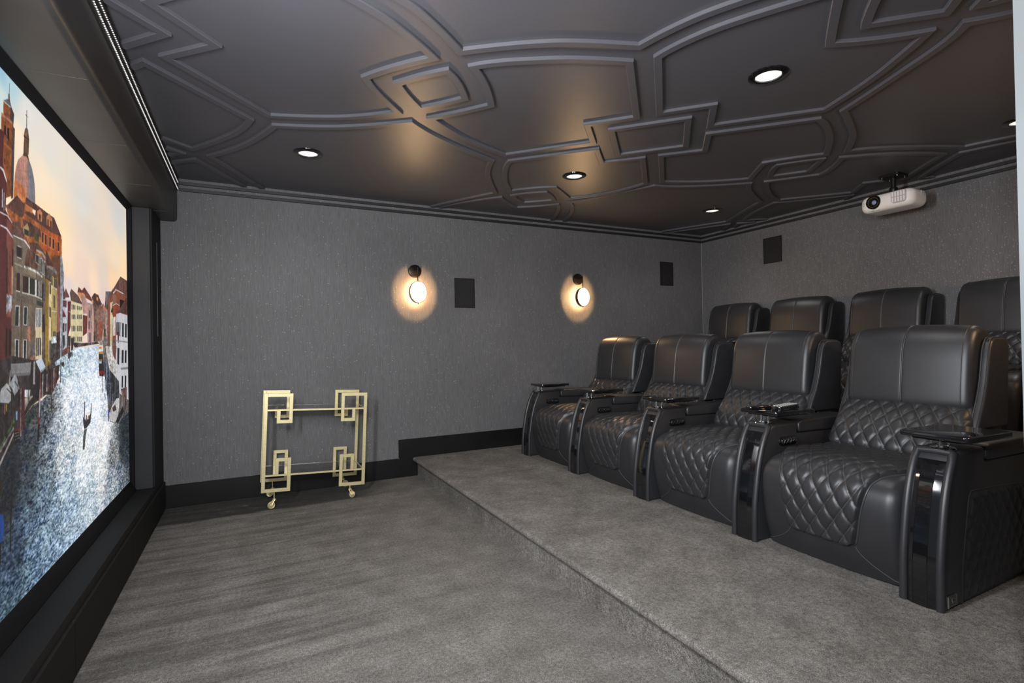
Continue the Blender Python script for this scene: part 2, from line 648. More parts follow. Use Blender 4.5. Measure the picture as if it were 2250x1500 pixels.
BACK = [(3.575, 4.612), (3.452, 4.299, 1), (3.328, 4.09, 1), (3.23, 3.982), (3.412, 3.658, 1), (3.61, 3.279), (3.896, 3.179, 1), (4.301, 2.909),
        (4.435, 3.02, 1), (4.646, 3.14, 1), (4.887, 3.251), (5.02, 3.527, 1), (5.248, 3.943), (5.089, 4.268, 1), (4.94, 4.612)]
TRI_BACK = [(5.05, 4.612), (5.367, 4.032), (5.555, 4.25)]
WEDGE = [(5.565, 3.697), (5.369, 3.827), (5.195, 3.576, 1), (5.051, 3.225), (5.312, 2.963, 1), (5.474, 2.771), (5.565, 2.872)]
TINY = [(5.565, 3.84), (5.442, 3.961), (5.565, 4.10)]
MOULD = [
    (0, [(0.118, 2.341), (0.289, 2.512), (0.118, 2.690)]),
    (1, [(0.269, 2.304), (0.471, 2.516), (0.271, 2.708), (0.7, 3.16), (0.949, 3.073, 1), (1.133, 2.978, 1), (1.338, 2.818), (1.179, 2.637, 1), (1.101, 2.519),
         (1.206, 2.373, 1), (1.346, 2.217), (1.179, 2.09, 1), (1.021, 1.998, 1), (0.7, 1.875)]),
    (1, [(1.255, 2.512), (1.348, 2.392, 1), (1.438, 2.298), (1.522, 2.379, 1), (1.614, 2.514), (1.531, 2.621, 1), (1.434, 2.728), (1.337, 2.621, 1)]),
    (1, [(1.536, 2.212), (1.637, 2.129, 1), (1.781, 2.042, 1), (1.936, 1.962, 1), (2.179, 1.873), (2.6, 2.316), (2.397, 2.52), (2.59, 2.726), (2.165, 3.162),
         (1.84, 3.029, 1), (1.665, 2.919, 1), (1.527, 2.819), (1.654, 2.677, 1), (1.772, 2.527), (1.684, 2.385, 1), (1.609, 2.288, 1)]),
    (1, [(2.577, 2.522), (2.891, 2.205), (3.198, 2.527), (2.883, 2.844)]),
    (1, [(3.178, 2.318), (3.609, 1.885), (3.763, 1.933, 1), (3.975, 2.044, 1), (4.225, 2.222), (4.088, 2.374, 1), (3.978, 2.529), (4.088, 2.68, 1),
         (4.199, 2.822), (3.905, 3.038, 1), (3.587, 3.167), (3.167, 2.726), (3.376, 2.529)]),
    (1, [(4.115, 2.515), (4.20, 2.40, 1), (4.294, 2.294), (4.379, 2.395, 1), (4.467, 2.514), (4.385, 2.62, 1), (4.301, 2.716), (4.188, 2.616, 1)]),
    (1, [(4.402, 2.221), (4.654, 2.031, 1), (4.865, 1.929, 1), (5.019, 1.876), (5.385, 2.294), (5.206, 2.51), (5.399, 2.715), (4.997, 3.144),
         (4.855, 3.099, 1), (4.663, 3.005, 1), (4.394, 2.822), (4.51, 2.68, 1), (4.634, 2.524), (4.546, 2.369, 1)]),
    (0, FAN), (0, mir(FAN)), (0, TRI_SMALL), (0, mir(TRI_SMALL)), (0, CORNER), (0, mir(CORNER)),
    (0, LEFT),
    (0, [(0.692, 0.436), (0.366, 1.067), (0.509, 1.264, 1), (0.625, 1.476, 1), (0.731, 1.755), (1.103, 1.889, 1), (1.25, 1.972, 1), (1.437, 2.123), (1.582, 2.015, 1),
         (1.716, 1.928, 1), (1.863, 1.852, 1), (2.135, 1.752), (2.203, 1.516, 1), (2.307, 1.321, 1), (2.473, 1.065), (2.323, 0.822, 1), (2.111, 0.436)]),
    (1, MID),
    (1, [(2.58, 1.150), (2.52, 1.22, 1), (2.339, 1.519, 1), (2.266, 1.78), (2.687, 2.223), (2.891, 2.02), (3.09, 2.225), (3.521, 1.792), (3.404, 1.494, 1), (3.293, 1.294, 1),
         (3.191, 1.144), (3.04, 1.28, 1), (2.89, 1.377), (2.752, 1.279, 1)]),
    (1, LENS), (1, [(2.665, 1.040), (2.815, 1.172, 1), (2.892, 1.228), (3.103, 1.041), (2.99, 0.94, 1), (2.868, 0.875), (2.76, 0.95, 1)]),
    (0, UNDER), (0, mir(UNDER)),
    (0, BACK),
    (0, [(3.575, 0.436), (3.452, 0.745, 1), (3.37, 0.91, 1), (3.261, 1.038), (3.361, 1.163, 1), (3.464, 1.38, 1), (3.551, 1.569, 1), (3.63, 1.753), (3.79, 1.821, 1), (3.991, 1.91, 1),
         (4.138, 1.999, 1), (4.305, 2.128), (4.475, 1.99, 1), (4.715, 1.861, 1), (4.986, 1.745), (5.085, 1.474, 1), (5.248, 1.101), (5.089, 0.776, 1), (4.94, 0.436)]),
    (0, TRI_BACK), (0, mir(TRI_BACK)), (0, WEDGE),
    (0, [(5.565, 1.347), (5.369, 1.217), (5.206, 1.515, 1), (5.104, 1.805), (5.312, 2.05, 1), (5.49, 2.23), (5.565, 2.18)]),
    (0, TINY), (0, mir(TINY)),
]
for cl, path in MOULD:
    pl = catmull([p[:2] for p in path], [len(p) > 2 for p in path], bool(cl))
    moulding('moulding', pl, bool(cl), ZC, 0.040, 0.0155, M['ceiling'], ceiling)


# two crown bars on every visible wall, wallpaper showing between them
def crown(name, x0, x1, y0, y1, parent=None):
    a = None
    for z0, z1 in ((2.434, 2.458), (2.386, 2.410)):
        o = box('crown_bar' if a else name, x0, x1, y0, y1, z0, z1, M['bar'], a, 0.002, 1)
        a = a or struct(o)
    return a


crown('trim_1', 0.123, XB, YF - 0.013, YF)
crown('trim_2', XB - 0.013, XB, YN + 0.013, YF - 0.013)
crown('trim_3', 0.123, XB - 0.013, YN, YN + 0.013)

# baseboards: the far one climbs with the platform
HB = 0.170
bm = bmesh.new()
add_prism(bm, [(0.0, 0.0), (1.937, 0.0), (1.937, HS), (3.9, HS), (3.9, HS + HB), (1.7665, HS + HB), (1.7665, HB), (0.0, HB)], 'y', YF - 0.015, YF)
bmesh.ops.recalc_face_normals(bm, faces=bm.faces)
bevel_all(bm, 0.003, 1)
struct(bm_obj('baseboard_far', bm, M['base'], None, 30))
struct(box('baseboard_back', XB - 0.015, XB, YN, YF - 0.016, H2, H2 + HB, M['base'], None, 0.003, 1))
struct(box('baseboard_near', 1.97, 4.2, YN, YN + 0.015, HS, HS + HB, M['base'], None, 0.003, 1))

# screen surround: overhead soffit, ledge, pillars
SX = 0.107
prof = [(XW, 2.15), (SX - 0.028, 2.15)]
for k in range(1, 9):
    a = math.radians(-90 + 90 * k / 8.0)
    prof.append((SX - 0.028 + 0.028 * math.cos(a), 2.178 + 0.028 * math.sin(a)))
prof += [(SX, ZC - 0.001), (XW, ZC - 0.001)]
soffit = struct(prism('trim_4', prof, 'y', YN + 0.001, YF - 0.001, M['soffit'], None, 0, 1, 40))
for z0, z1 in ((2.452, 2.4755), (2.401, 2.431)):
    box('crown_bar', SX, SX + 0.012, YN + 0.014, YF - 0.014, z0, z1, M['bar'], soffit, 0.002, 1)
for y in (0.98, 1.65, 2.325, 2.997, 3.67, 4.30):          # joints of the fabric panels under the soffit
    box('panel_joint', -0.09, SX - 0.03, y - 0.0012, y + 0.0012, 2.1490, 2.1505, M['thread'], soffit)

ledge = struct(box('trim_5', XW, 0.0, YN + 0.001, YF - 0.001, 0.0, 0.246, M['ledge'], None, 0.004, 2))
for y0, y1 in ((YN + 0.01, 0.985), (0.99, 2.384), (2.390, 3.40), (3.406, YF - 0.02)):   # front boards with open joints
    box('front_panel', 0.0, 0.012, y0, y1, 0.004, 0.206, M['ledge'], ledge, 0.003, 1)
for i, (y0, y1) in enumerate(((4.237, YF - 0.001), (YN + 0.001, 0.805))):
    pl = struct(box('trim_%d' % (6 + i), XW, -0.012, y0, y1, 0.246, 2.15, M['pillar'], None, 0.003, 1))
    box('front_panel', -0.012, 0.0, y0 + 0.004, y1 - 0.004, 0.248, 2.149, M['ledge'], pl, 0.002, 1)
    box('reveal_strip', 0.0, 0.0025, (y0 + y1) / 2 - 0.002, (y0 + y1) / 2 + 0.002, 1.28, 1.95, M['soffit'], pl)

# ------------------------------------------------------------------ projection screen with a canal view
PIC=[
((112,104,104),[3574,1207,3650,1518,4270,1576,4270,688,3653,769,3601,953],0.4),
((92,78,72),[2075,1466,2855,1594,2969,1326,2961,1121,2721,1016,2417,957,2061,824],0.4),
((150,82,42),[2303,2020,2357,2022,2356,1980,2376,1977,2376,1969,2370,1867,2363,1718,2296,1690,2270,1773,2284,1939,2287,1975,2302,1977],0.25),
((105,100,112),[2303,2023,2340,2044,2357,2046,2370,2026],0.15),
((78,62,64),[2357,2022,2370,2028,2391,2011,2382,1965,2396,1962,2388,1874,2374,1714,2356,1705,2368,1888,2376,1975,2356,1978],0.2),
((85,55,42),[2345,2038,2344,2059,2350,2070,2354,2068,2356,2043],0.12),
((60,55,55),[2351,2070,2353,2105,2355,2105,2354,2072],0.12),
((180,120,95),[2287,1976,2376,1979,2376,1970,2286,1967],0.2),
((22,15,14),[2308,1942,2320,1944,2321,1909,2305,1915],0.12),
((22,15,14),[2333,1942,2347,1946,2348,1902,2332,1906],0.12),
((30,18,15),[2306,1829,2314,1828,2313,1809,2305,1808],0.12),
((190,110,70),[2306,1881,2368,1880,2368,1876,2306,1877],0.12),
((122,92,68),[2479,1976,2491,2000,2505,2009,2518,2006,2528,1971,2520,1912,2471,1906,2478,1958],0.3),
((70,52,45),[2476,1972,2528,1974,2528,1968,2477,1964],0.12),
((60,48,40),[2486,1960,2491,1961,2487,1910,2481,1908],0.12),
((60,48,40),[2504,1963,2510,1964,2508,1912,2501,1911],0.12),
((70,65,62),[2502,2007,2506,2074,2511,2076,2508,2009],0.12),
((60,55,52),[2494,2054,2522,2055,2521,2054,2494,2052],0.12),
((205,148,132),[2468,1895,2423,1864,2405,1836,2393,1807,2386,1773,2381,1744,2379,1720,2419,1735,2485,1726,2582,1746,2582,1778,2578,1817,2568,1847,2552,1872,2528,1892,2517,1908],0.12),
((228,132,82),[2389,1784,2384,1755,2379,1716,2485,1717,2487,1775,2437,1783],0.15),
((236,145,80),[2380,1743,2379,1714,2485,1721,2486,1746],0.15),
((140,138,148),[2511,1900,2528,1892,2552,1872,2568,1847,2578,1817,2582,1746,2515,1738,2512,1814],0.1),
((150,105,95),[2456,1872,2457,1873,2420,1722,2419,1722],0.12),
((150,105,95),[2470,1877,2472,1878,2448,1729,2446,1729],0.12),
((150,105,95),[2487,1883,2489,1883,2476,1737,2474,1736],0.12),
((150,105,95),[2505,1888,2506,1889,2502,1744,2500,1743],0.12),
((150,105,95),[2514,1891,2515,1892,2523,1749,2521,1749],0.12),
((150,100,85),[2401,1820,2518,1848,2518,1847,2401,1819],0.12),
((150,100,85),[2394,1792,2517,1820,2517,1819,2394,1791],0.12),
((150,100,85),[2387,1765,2516,1793,2516,1792,2387,1764],0.12),
((150,100,85),[2380,1737,2516,1765,2516,1764,2380,1736],0.12),
((80,60,48),[2465,1893,2477,1910,2514,1912,2522,1892,2502,1899],0.12),
((172,96,52),[2310,1673,2485,1726,2651,1679,2886,1680,2889,1553,2412,1483,2363,1602],0.25),
((100,62,54),[2312,1667,2408,1732,2479,1715,2472,1678,2450,1660],0.25),
((96,60,56),[2482,1716,2489,1747,2582,1746,2757,1740,2794,1741,2890,1678,2770,1672,2605,1679,2473,1685,2514,1701,2580,1699,2587,1721],0.22),
((215,125,75),[2485,1721,2556,1721,2550,1701,2490,1698],0.2),
((222,140,92),[2603,1723,2633,1738,2656,1728,2651,1691,2605,1690],0.12),
((222,140,92),[2703,1725,2740,1746,2772,1728,2770,1692,2706,1691],0.12),
((70,40,32),[2619,1715,2639,1717,2638,1693,2618,1693],0.12),
((70,40,32),[2714,1717,2729,1718,2728,1691,2713,1690],0.12),
((70,40,32),[2748,1718,2764,1719,2763,1692,2747,1691],0.12),
((190,92,42),[2647,1665,2886,1678,2891,1605,2866,1588,2654,1582,2635,1603],0.22),
((112,66,42),[2796,1584,2875,1592,2870,1457,2815,1477,2765,1531,2751,1564],0.2),
((205,110,55),[2878,1674,2895,1667,2883,1596,2871,1591],0.1),
((215,130,85),[2645,1653,2673,1655,2671,1606,2643,1604],0.12),
((62,36,30),[2650,1650,2667,1651,2666,1611,2648,1611],0.12),
((215,130,85),[2680,1652,2709,1653,2707,1605,2678,1604],0.12),
((62,36,30),[2685,1649,2703,1649,2702,1610,2684,1610],0.12),
((215,130,85),[2728,1652,2759,1653,2757,1604,2727,1602],0.12),
((62,36,30),[2734,1649,2753,1649,2751,1609,2733,1609],0.12),
((215,130,85),[2767,1652,2798,1653,2796,1603,2765,1602],0.12),
((62,36,30),[2773,1649,2792,1649,2791,1609,2771,1608],0.12),
((215,130,85),[2831,1650,2864,1652,2862,1604,2829,1602],0.12),
((62,36,30),[2837,1647,2857,1647,2856,1610,2836,1609],0.12),
((120,106,93),[2362,1580,2470,1586,2521,1564,2563,1553,2680,1548,2680,1334,2641,1188,2345,1134,2355,1418,2362,1481],0.16),
((104,74,68),[2366,1628,2433,1643,2470,1587,2367,1584],0.3),
((100,68,62),[2366,1608,2465,1629,2475,1587,2521,1566,2487,1598,2367,1585],0.3),
((86,58,54),[2455,1661,2512,1660,2630,1658,2642,1629,2517,1607,2471,1618],0.3),
((186,160,110),[2460,1629,2500,1653,2518,1637,2517,1603,2465,1606],0.1),
((40,48,40),[2471,1627,2514,1627,2514,1607,2470,1607],0.12),
((95,62,56),[2516,1585,2602,1599,2701,1564,2694,1550,2589,1573,2576,1560,2527,1563],0.3),
((100,66,58),[2498,1557,2564,1562,2612,1509,2580,1493,2467,1495],0.35),
((62,72,42),[2565,1622,2616,1635,2615,1602,2577,1602],0.3),
((180,170,155),[2589,1573,2654,1573,2701,1551,2690,1545,2647,1562,2589,1566],0.12),
((196,192,185),[2367,1585,2481,1586,2524,1567,2521,1562,2470,1580,2367,1580],0.12),
((192,188,180),[2467,1492,2586,1491,2651,1476,2650,1469,2580,1481,2461,1483],0.3),
((170,160,145),[2372,1489,2450,1488,2450,1483,2372,1485],0.3),
((150,134,115),[2461,1483,2580,1481,2579,1460,2455,1464],0.15),
((26,22,22),[2399,1551,2446,1551,2445,1515,2398,1516],0.12),
((60,42,40),[2399,1551,2408,1551,2407,1516,2398,1516],0.12),
((60,42,40),[2435,1551,2446,1551,2445,1515,2434,1515],0.12),
((205,200,195),[2402,1514,2440,1514,2440,1510,2402,1511],0.12),
((205,200,195),[2406,1554,2441,1555,2441,1552,2406,1551],0.12),
((52,24,26),[2398,1457,2427,1458,2425,1395,2394,1396],0.12),
((200,196,192),[2391,1394,2425,1394,2425,1390,2390,1390],0.12),
((46,30,28),[2455,1453,2506,1454,2504,1396,2450,1394],0.35),
((42,48,40),[2518,1454,2569,1453,2568,1394,2515,1393],0.2),
((205,203,200),[2506,1454,2518,1455,2515,1392,2504,1393],0.12),
((205,203,200),[2569,1454,2590,1453,2586,1391,2567,1392],0.12),
((40,38,36),[2590,1452,2647,1453,2644,1389,2586,1391],0.12),
((190,188,185),[2601,1451,2607,1451,2605,1389,2599,1390],0.12),
((190,188,185),[2616,1453,2622,1453,2620,1391,2614,1391],0.12),
((190,188,185),[2631,1455,2638,1455,2636,1392,2629,1393],0.12),
((200,196,192),[2444,1393,2571,1394,2641,1388,2641,1383,2570,1388,2444,1389],0.12),
((205,203,200),[2387,1341,2421,1342,2417,1296,2415,1268,2382,1268,2381,1336],0.12),
((30,42,46),[2384,1336,2413,1338,2408,1269,2379,1270],0.2),
((205,203,200),[2457,1343,2494,1344,2486,1274,2452,1275],0.12),
((30,44,48),[2462,1340,2488,1342,2482,1278,2458,1278],0.2),
((205,203,200),[2375,1223,2412,1222,2405,1149,2373,1151],0.12),
((30,44,48),[2382,1220,2405,1220,2400,1152,2378,1154],0.2),
((205,203,200),[2450,1223,2483,1223,2476,1149,2444,1151],0.12),
((30,44,48),[2456,1220,2477,1220,2471,1152,2451,1154],0.2),
((205,200,190),[2575,1346,2640,1349,2637,1260,2566,1260],0.1),
((90,96,104),[2581,1342,2589,1342,2586,1272,2578,1272],0.12),
((90,96,104),[2595,1343,2603,1343,2600,1273,2592,1272],0.12),
((90,96,104),[2611,1344,2619,1344,2615,1273,2607,1273],0.12),
((90,96,104),[2625,1345,2633,1345,2629,1274,2622,1274],0.12),
((208,190,155),[2570,1273,2637,1275,2633,1153,2563,1147],0.1),
((66,60,52),[2572,1230,2626,1233,2624,1167,2569,1161],0.3),
((190,188,180),[2581,1229,2589,1230,2587,1165,2579,1164],0.12),
((190,188,180),[2603,1229,2611,1230,2609,1165,2601,1164],0.12),
((172,112,90),[2492,1266,2515,1278,2533,1268,2526,1227,2510,1213,2490,1228],0.3),
((96,92,96),[2515,1172,2540,1207,2561,1200,2557,1158,2517,1148],0.3),
((176,118,104),[2509,1159,2560,1168,2560,1145,2508,1143],0.3),
((92,66,56),[2433,1366,2442,1367,2429,1145,2419,1145],0.12),
((42,60,60),[2586,1375,2641,1373,2640,1358,2585,1359],0.5),
((70,24,30),[2644,1374,2657,1374,2655,1354,2641,1354],0.12),
((200,196,190),[2579,1553,2617,1553,2616,1514,2578,1520],0.12),
((60,66,64),[2582,1551,2614,1551,2613,1516,2581,1523],0.2),
((200,196,190),[2629,1546,2650,1546,2648,1488,2625,1489],0.12),
((60,66,64),[2632,1544,2646,1543,2644,1490,2628,1492],0.2),
((200,196,190),[2648,1541,2668,1541,2666,1483,2646,1483],0.12),
((60,66,64),[2651,1539,2665,1538,2663,1485,2650,1486],0.2),
((200,196,190),[2668,1538,2689,1538,2687,1481,2666,1481],0.12),
((60,66,64),[2672,1536,2685,1535,2683,1483,2670,1483],0.2),
((34,30,30),[2650,1447,2678,1448,2676,1380,2646,1380],0.3),
((190,186,180),[2665,1448,2670,1448,2666,1379,2661,1379],0.12),
((40,36,36),[2646,1325,2669,1329,2664,1258,2640,1255],0.4),
((88,36,38),[2084,1847,2274,1916,2312,1917,2301,1885,2292,1804,2322,1758,2310,1656,2358,1626,2370,1578,2367,1566,2360,1397,2349,1292,2348,1240,2343,1165,2254,1148,2068,1143],0.14),
((132,72,66),[2319,1628,2358,1624,2370,1578,2379,1556,2349,1296,2310,1296,2311,1453],0.14),
((70,30,34),[2269,1723,2285,1723,2286,1647,2267,1644],0.2),
((200,196,196),[2271,1792,2299,1790,2325,1759,2320,1751,2294,1780,2271,1785],0.12),
((205,200,200),[2267,1642,2329,1642,2364,1627,2361,1623,2324,1637,2267,1636],0.12),
((196,192,195),[2266,1598,2318,1599,2370,1576,2367,1571,2313,1592,2266,1593],0.12),
((200,196,198),[2285,1723,2290,1720,2288,1657,2281,1658],0.12),
((30,22,24),[2292,1713,2309,1713,2305,1651,2290,1652],0.12),
((188,184,184),[2298,1712,2303,1713,2300,1650,2295,1650],0.12),
((170,168,176),[2309,1373,2356,1372,2350,1325,2335,1312,2330,1324,2315,1311,2305,1304],0.4),
((28,18,18),[2316,1528,2323,1525,2319,1376,2309,1375],0.12),
((28,18,18),[2361,1536,2369,1533,2367,1474,2359,1477],0.12),
((28,18,18),[2301,1257,2316,1257,2311,1163,2294,1162],0.12),
((28,18,18),[2326,1258,2345,1250,2341,1169,2323,1165],0.12),
((200,150,110),[2367,1474,2359,1376,2351,1375,2354,1472],0.12),
((160,126,52),[2685,1476,2762,1465,2840,1503,2824,1408,2751,1339,2739,1214,2729,1127,2666,1116,2675,1310],0.18),
((214,196,150),[2723,1463,2762,1465,2751,1364,2733,1139,2708,1140],0.1),
((196,172,106),[2763,1493,2827,1483,2817,1214,2746,1214,2761,1440],0.12),
((82,52,48),[2695,1587,2758,1550,2780,1533,2700,1527,2692,1481,2763,1470,2762,1463,2681,1473,2687,1554],0.3),
((130,124,122),[2700,1527,2779,1531,2840,1511,2832,1499,2764,1516,2700,1519],0.3),
((96,88,82),[2749,1491,2769,1490,2768,1453,2747,1454],0.2),
((96,88,82),[2785,1486,2806,1485,2805,1447,2784,1448],0.2),
((96,88,82),[2804,1486,2826,1484,2824,1447,2803,1447],0.2),
((96,88,82),[2730,1461,2750,1460,2748,1414,2728,1415],0.2),
((96,88,82),[2775,1414,2796,1412,2794,1359,2773,1361],0.2),
((96,88,82),[2724,1362,2744,1360,2743,1318,2723,1320],0.2),
((96,88,82),[2763,1264,2783,1261,2780,1176,2760,1179],0.2),
((96,88,82),[2781,1265,2802,1262,2799,1176,2778,1179],0.2),
((96,88,82),[2719,1226,2739,1222,2736,1139,2716,1142],0.2),
((206,202,196),[2762,1449,2822,1441,2822,1438,2762,1446],0.12),
((206,202,196),[2751,1348,2854,1349,2853,1346,2751,1344],0.12),
((190,196,200),[2743,1239,2818,1245,2813,1212,2742,1206],0.5),
((46,60,60),[2739,1211,2821,1216,2782,1196,2742,1191],0.4),
((160,96,92),[2823,1478,2865,1451,2857,1346,2846,1241,2811,1240,2825,1421],0.18),
((70,40,42),[2807,1258,2850,1264,2860,1202,2812,1176],0.5),
((156,160,172),[2866,1588,2891,1600,2917,1515,2906,1455,2890,1348,2874,1136,2846,1137,2863,1398],0.3),
((70,66,68),[2742,1201,2852,1191,2848,1098,2742,1089],0.45),
((104,66,62),[2909,1428,2940,1460,2990,1424,2909,1414],0.25),
((186,186,194),[2900,1408,3012,1413,2961,1337,2942,1182,2883,1182],0.12),
((96,60,62),[2900,1403,2950,1405,2945,1374,2899,1376],0.2),
((96,42,40),[2890,1365,2939,1333,2889,1328],0.12),
((112,34,42),[2963,1403,3012,1407,3003,1356,3000,1290,2957,1242],0.15),
((190,186,186),[2973,1359,3003,1359,3003,1356,2973,1356],0.12),
((38,34,40),[2895,1302,2914,1303,2911,1264,2893,1263],0.12),
((38,34,40),[2928,1302,2943,1303,2938,1269,2925,1268],0.12),
((104,80,74),[2995,1444,3019,1465,3130,1443,3194,1407,3012,1410],0.22),
((214,202,158),[3012,1410,3196,1405,3186,1222,3000,1219],0.08),
((84,82,76),[3020,1395,3033,1395,3032,1372,3019,1371],0.12),
((84,82,76),[3043,1395,3056,1395,3055,1373,3042,1373],0.12),
((84,82,76),[3064,1395,3077,1395,3076,1373,3063,1375],0.12),
((84,82,76),[3102,1395,3116,1395,3115,1374,3101,1377],0.12),
((84,82,76),[3128,1395,3142,1395,3141,1375,3128,1379],0.12),
((84,82,76),[3148,1395,3162,1395,3161,1375,3147,1380],0.12),
((84,82,76),[3168,1395,3182,1395,3181,1376,3167,1382],0.12),
((84,82,76),[3018,1348,3031,1347,3030,1327,3018,1327],0.12),
((84,82,76),[3041,1349,3054,1349,3053,1329,3040,1328],0.12),
((84,82,76),[3062,1350,3076,1350,3075,1330,3062,1329],0.12),
((84,82,76),[3100,1353,3114,1352,3113,1332,3099,1331],0.12),
((84,82,76),[3126,1354,3140,1354,3139,1333,3126,1333],0.12),
((84,82,76),[3146,1356,3160,1355,3159,1334,3145,1334],0.12),
((84,82,76),[3166,1357,3180,1356,3179,1335,3165,1335],0.12),
((84,82,76),[3016,1296,3029,1296,3028,1271,3015,1271],0.12),
((84,82,76),[3039,1297,3052,1297,3051,1272,3038,1272],0.12),
((84,82,76),[3060,1298,3073,1297,3072,1273,3059,1273],0.12),
((84,82,76),[3098,1300,3112,1299,3110,1274,3097,1274],0.12),
((84,82,76),[3124,1301,3138,1300,3137,1275,3123,1275],0.12),
((84,82,76),[3144,1302,3158,1301,3157,1276,3143,1275],0.12),
((84,82,76),[3164,1302,3178,1302,3177,1276,3163,1276],0.12),
((84,82,76),[3014,1246,3027,1245,3026,1224,3013,1224],0.12),
((84,82,76),[3037,1247,3050,1246,3049,1224,3036,1224],0.12),
((84,82,76),[3058,1247,3071,1246,3070,1225,3057,1224],0.12),
((84,82,76),[3096,1248,3109,1247,3108,1225,3095,1225],0.12),
((84,82,76),[3122,1249,3136,1248,3135,1226,3121,1225],0.12),
((84,82,76),[3142,1249,3156,1248,3155,1226,3141,1226],0.12),
((84,82,76),[3162,1249,3176,1249,3175,1226,3161,1226],0.12),
((240,160,102),[3107,1458,3227,1467,3225,1419,3174,1427],0.15),
((120,66,54),[3111,1459,3132,1487,3186,1475,3229,1496,3325,1464,3392,1433,3237,1447,3217,1466],0.3),
((206,160,150),[3174,1432,3227,1464,3279,1423,3385,1419,3365,1220,3275,1219,3265,1367,3202,1363],0.12),
((176,158,158),[3226,1425,3391,1423,3391,1413,3225,1416],0.2),
((120,108,116),[3305,1388,3332,1387,3331,1350,3303,1348],0.2),
((120,108,116),[3291,1332,3324,1334,3322,1290,3289,1289],0.2),
((120,108,116),[3344,1404,3358,1405,3356,1361,3342,1360],0.2),
((120,108,116),[3341,1332,3355,1332,3353,1295,3339,1294],0.2),
((120,108,116),[3299,1274,3339,1275,3336,1226,3297,1225],0.2),
((120,56,50),[3197,1357,3276,1356,3261,1270,3192,1253],0.25),
((132,98,88),[3358,1458,3406,1482,3491,1483,3540,1445,3590,1401,3568,1232,3382,1229,3390,1388],0.35),
((92,58,52),[3358,1458,3418,1486,3491,1480,3566,1437,3464,1425],0.3),
((236,158,108),[3453,1467,3490,1467,3483,1447,3453,1451],0.12),
((236,158,108),[3358,1442,3383,1445,3382,1429,3357,1430],0.12),
((150,82,64),[3484,1339,3580,1340,3570,1256,3480,1254],0.25),
((160,130,120),[3565,1433,3592,1446,3687,1411,3678,1251,3582,1249],0.3),
((216,140,104),[3578,1421,3612,1437,3672,1411,3604,1406],0.2),
((58,78,54),[3384,1261,3408,1265,3406,1230,3382,1229],0.3),
((66,74,52),[3598,1300,3639,1305,3637,1261,3603,1260],0.3),
((78,74,76),[3031,1220,3196,1219,3359,1224,3454,1232,3503,1220,3291,1209,3058,1196],0.6),
((120,112,112),[3504,1234,3678,1244,3676,1213,3503,1211],0.6),
((44,56,52),[2886,1248,2915,1252,2917,1206,2892,1188],0.4),
((44,52,46),[2961,1248,3001,1249,2995,1204,2964,1204],0.4),
((52,42,48),[3005,1240,3051,1241,3030,1179,3003,1179],0.4),
((120,76,70),[2884,1185,2986,1204,2975,1155,2890,1135],0.35),
((150,84,64),[3704,1483,3826,1552,4270,1559,4270,1363,3809,1236,3849,1127,3705,1217,3686,1408],0.15),
((112,78,70),[3742,1504,4034,1651,4270,1646,4270,1534,3889,1558,3762,1477],0.25),
((196,190,184),[3825,1528,3905,1558,4134,1553,4107,1546,3912,1550,3840,1522],0.12),
((168,116,100),[3824,1512,3903,1526,3900,1467,3828,1452],0.1),
((214,206,200),[3821,1453,3908,1471,3998,1467,3998,1463,3908,1467,3821,1448],0.12),
((150,76,52),[3820,1446,3908,1466,3998,1461,3979,1431,3896,1400,3873,1266,3810,1261],0.12),
((30,24,24),[4009,1506,4141,1506,4014,1441],0.12),
((100,66,62),[3912,1405,3979,1431,4198,1535,4270,1525,4270,1428],0.28),
((200,192,158),[3754,1462,3822,1475,3774,1417,3817,1388,3792,1200,3740,1206],0.12),
((60,44,42),[3774,1417,3820,1439,3818,1410,3773,1407],0.12),
((206,196,190),[3820,1381,3887,1388,3873,1273,3811,1268],0.15),
((198,198,203),[3904,1406,4012,1420,4270,1416,4270,841,3855,944,3881,1126],0.06),
((72,74,78),[3909,1356,4035,1362,4012,1273,3897,1278],0.3),
((186,186,190),[3942,1358,3954,1358,3942,1275,3932,1275],0.12),
((186,186,190),[3978,1359,3990,1360,3979,1276,3969,1276],0.12),
((186,186,190),[4012,1361,4024,1362,4013,1277,4002,1277],0.12),
((36,38,42),[4064,1358,4114,1358,4105,1269,4055,1270],0.12),
((36,38,42),[4153,1356,4202,1356,4193,1267,4144,1268],0.12),
((120,32,42),[3930,1297,3975,1295,3959,1227,3935,1230],0.2),
((156,156,160),[3895,1246,4270,1240,4270,1232,3887,1239],0.12),
((40,42,48),[3924,1200,3979,1196,3963,1092,3915,1102],0.2),
((34,36,40),[4044,1185,4099,1185,4087,1101,4035,1104],0.12),
((34,36,40),[4138,1182,4187,1182,4177,1101,4124,1102],0.12),
((34,36,40),[4034,1021,4072,1019,4063,945,4026,950],0.12),
((34,36,40),[4128,1019,4170,1017,4154,937,4115,942],0.12),
((150,152,156),[4002,1073,4270,1074,4270,1057,4012,1061],0.12),
((128,80,70),[3789,1208,3901,1209,3877,1125,3796,1170],0.2),
((120,92,90),[4005,940,4176,943,4170,838,4043,887],0.5),
((190,186,184),[3634,1207,3789,1208,3805,1157,3896,1112,3908,987,3981,883,3865,901,3727,1031],0.3),
(None,[2780,1135,3058,1193,3291,1200,3497,1216,3477,1201,3474,1133,3482,1136,3488,1045,3609,1036,3675,875,3673,825,3713,771,3894,739,4099,760,4270,779,4270,700,4270,263,2049,300,2061,824,2245,810,2355,863,2410,876,2451,944,2533,979,2634,989,2855,1058],0),
((44,40,42),[2254,1150,2351,1165,2563,1145,2679,1104,2849,1124,2807,1048,2739,1002,2622,1011,2533,982,2451,944,2410,876,2355,859,2245,810,2061,824,2068,1143],0.5),
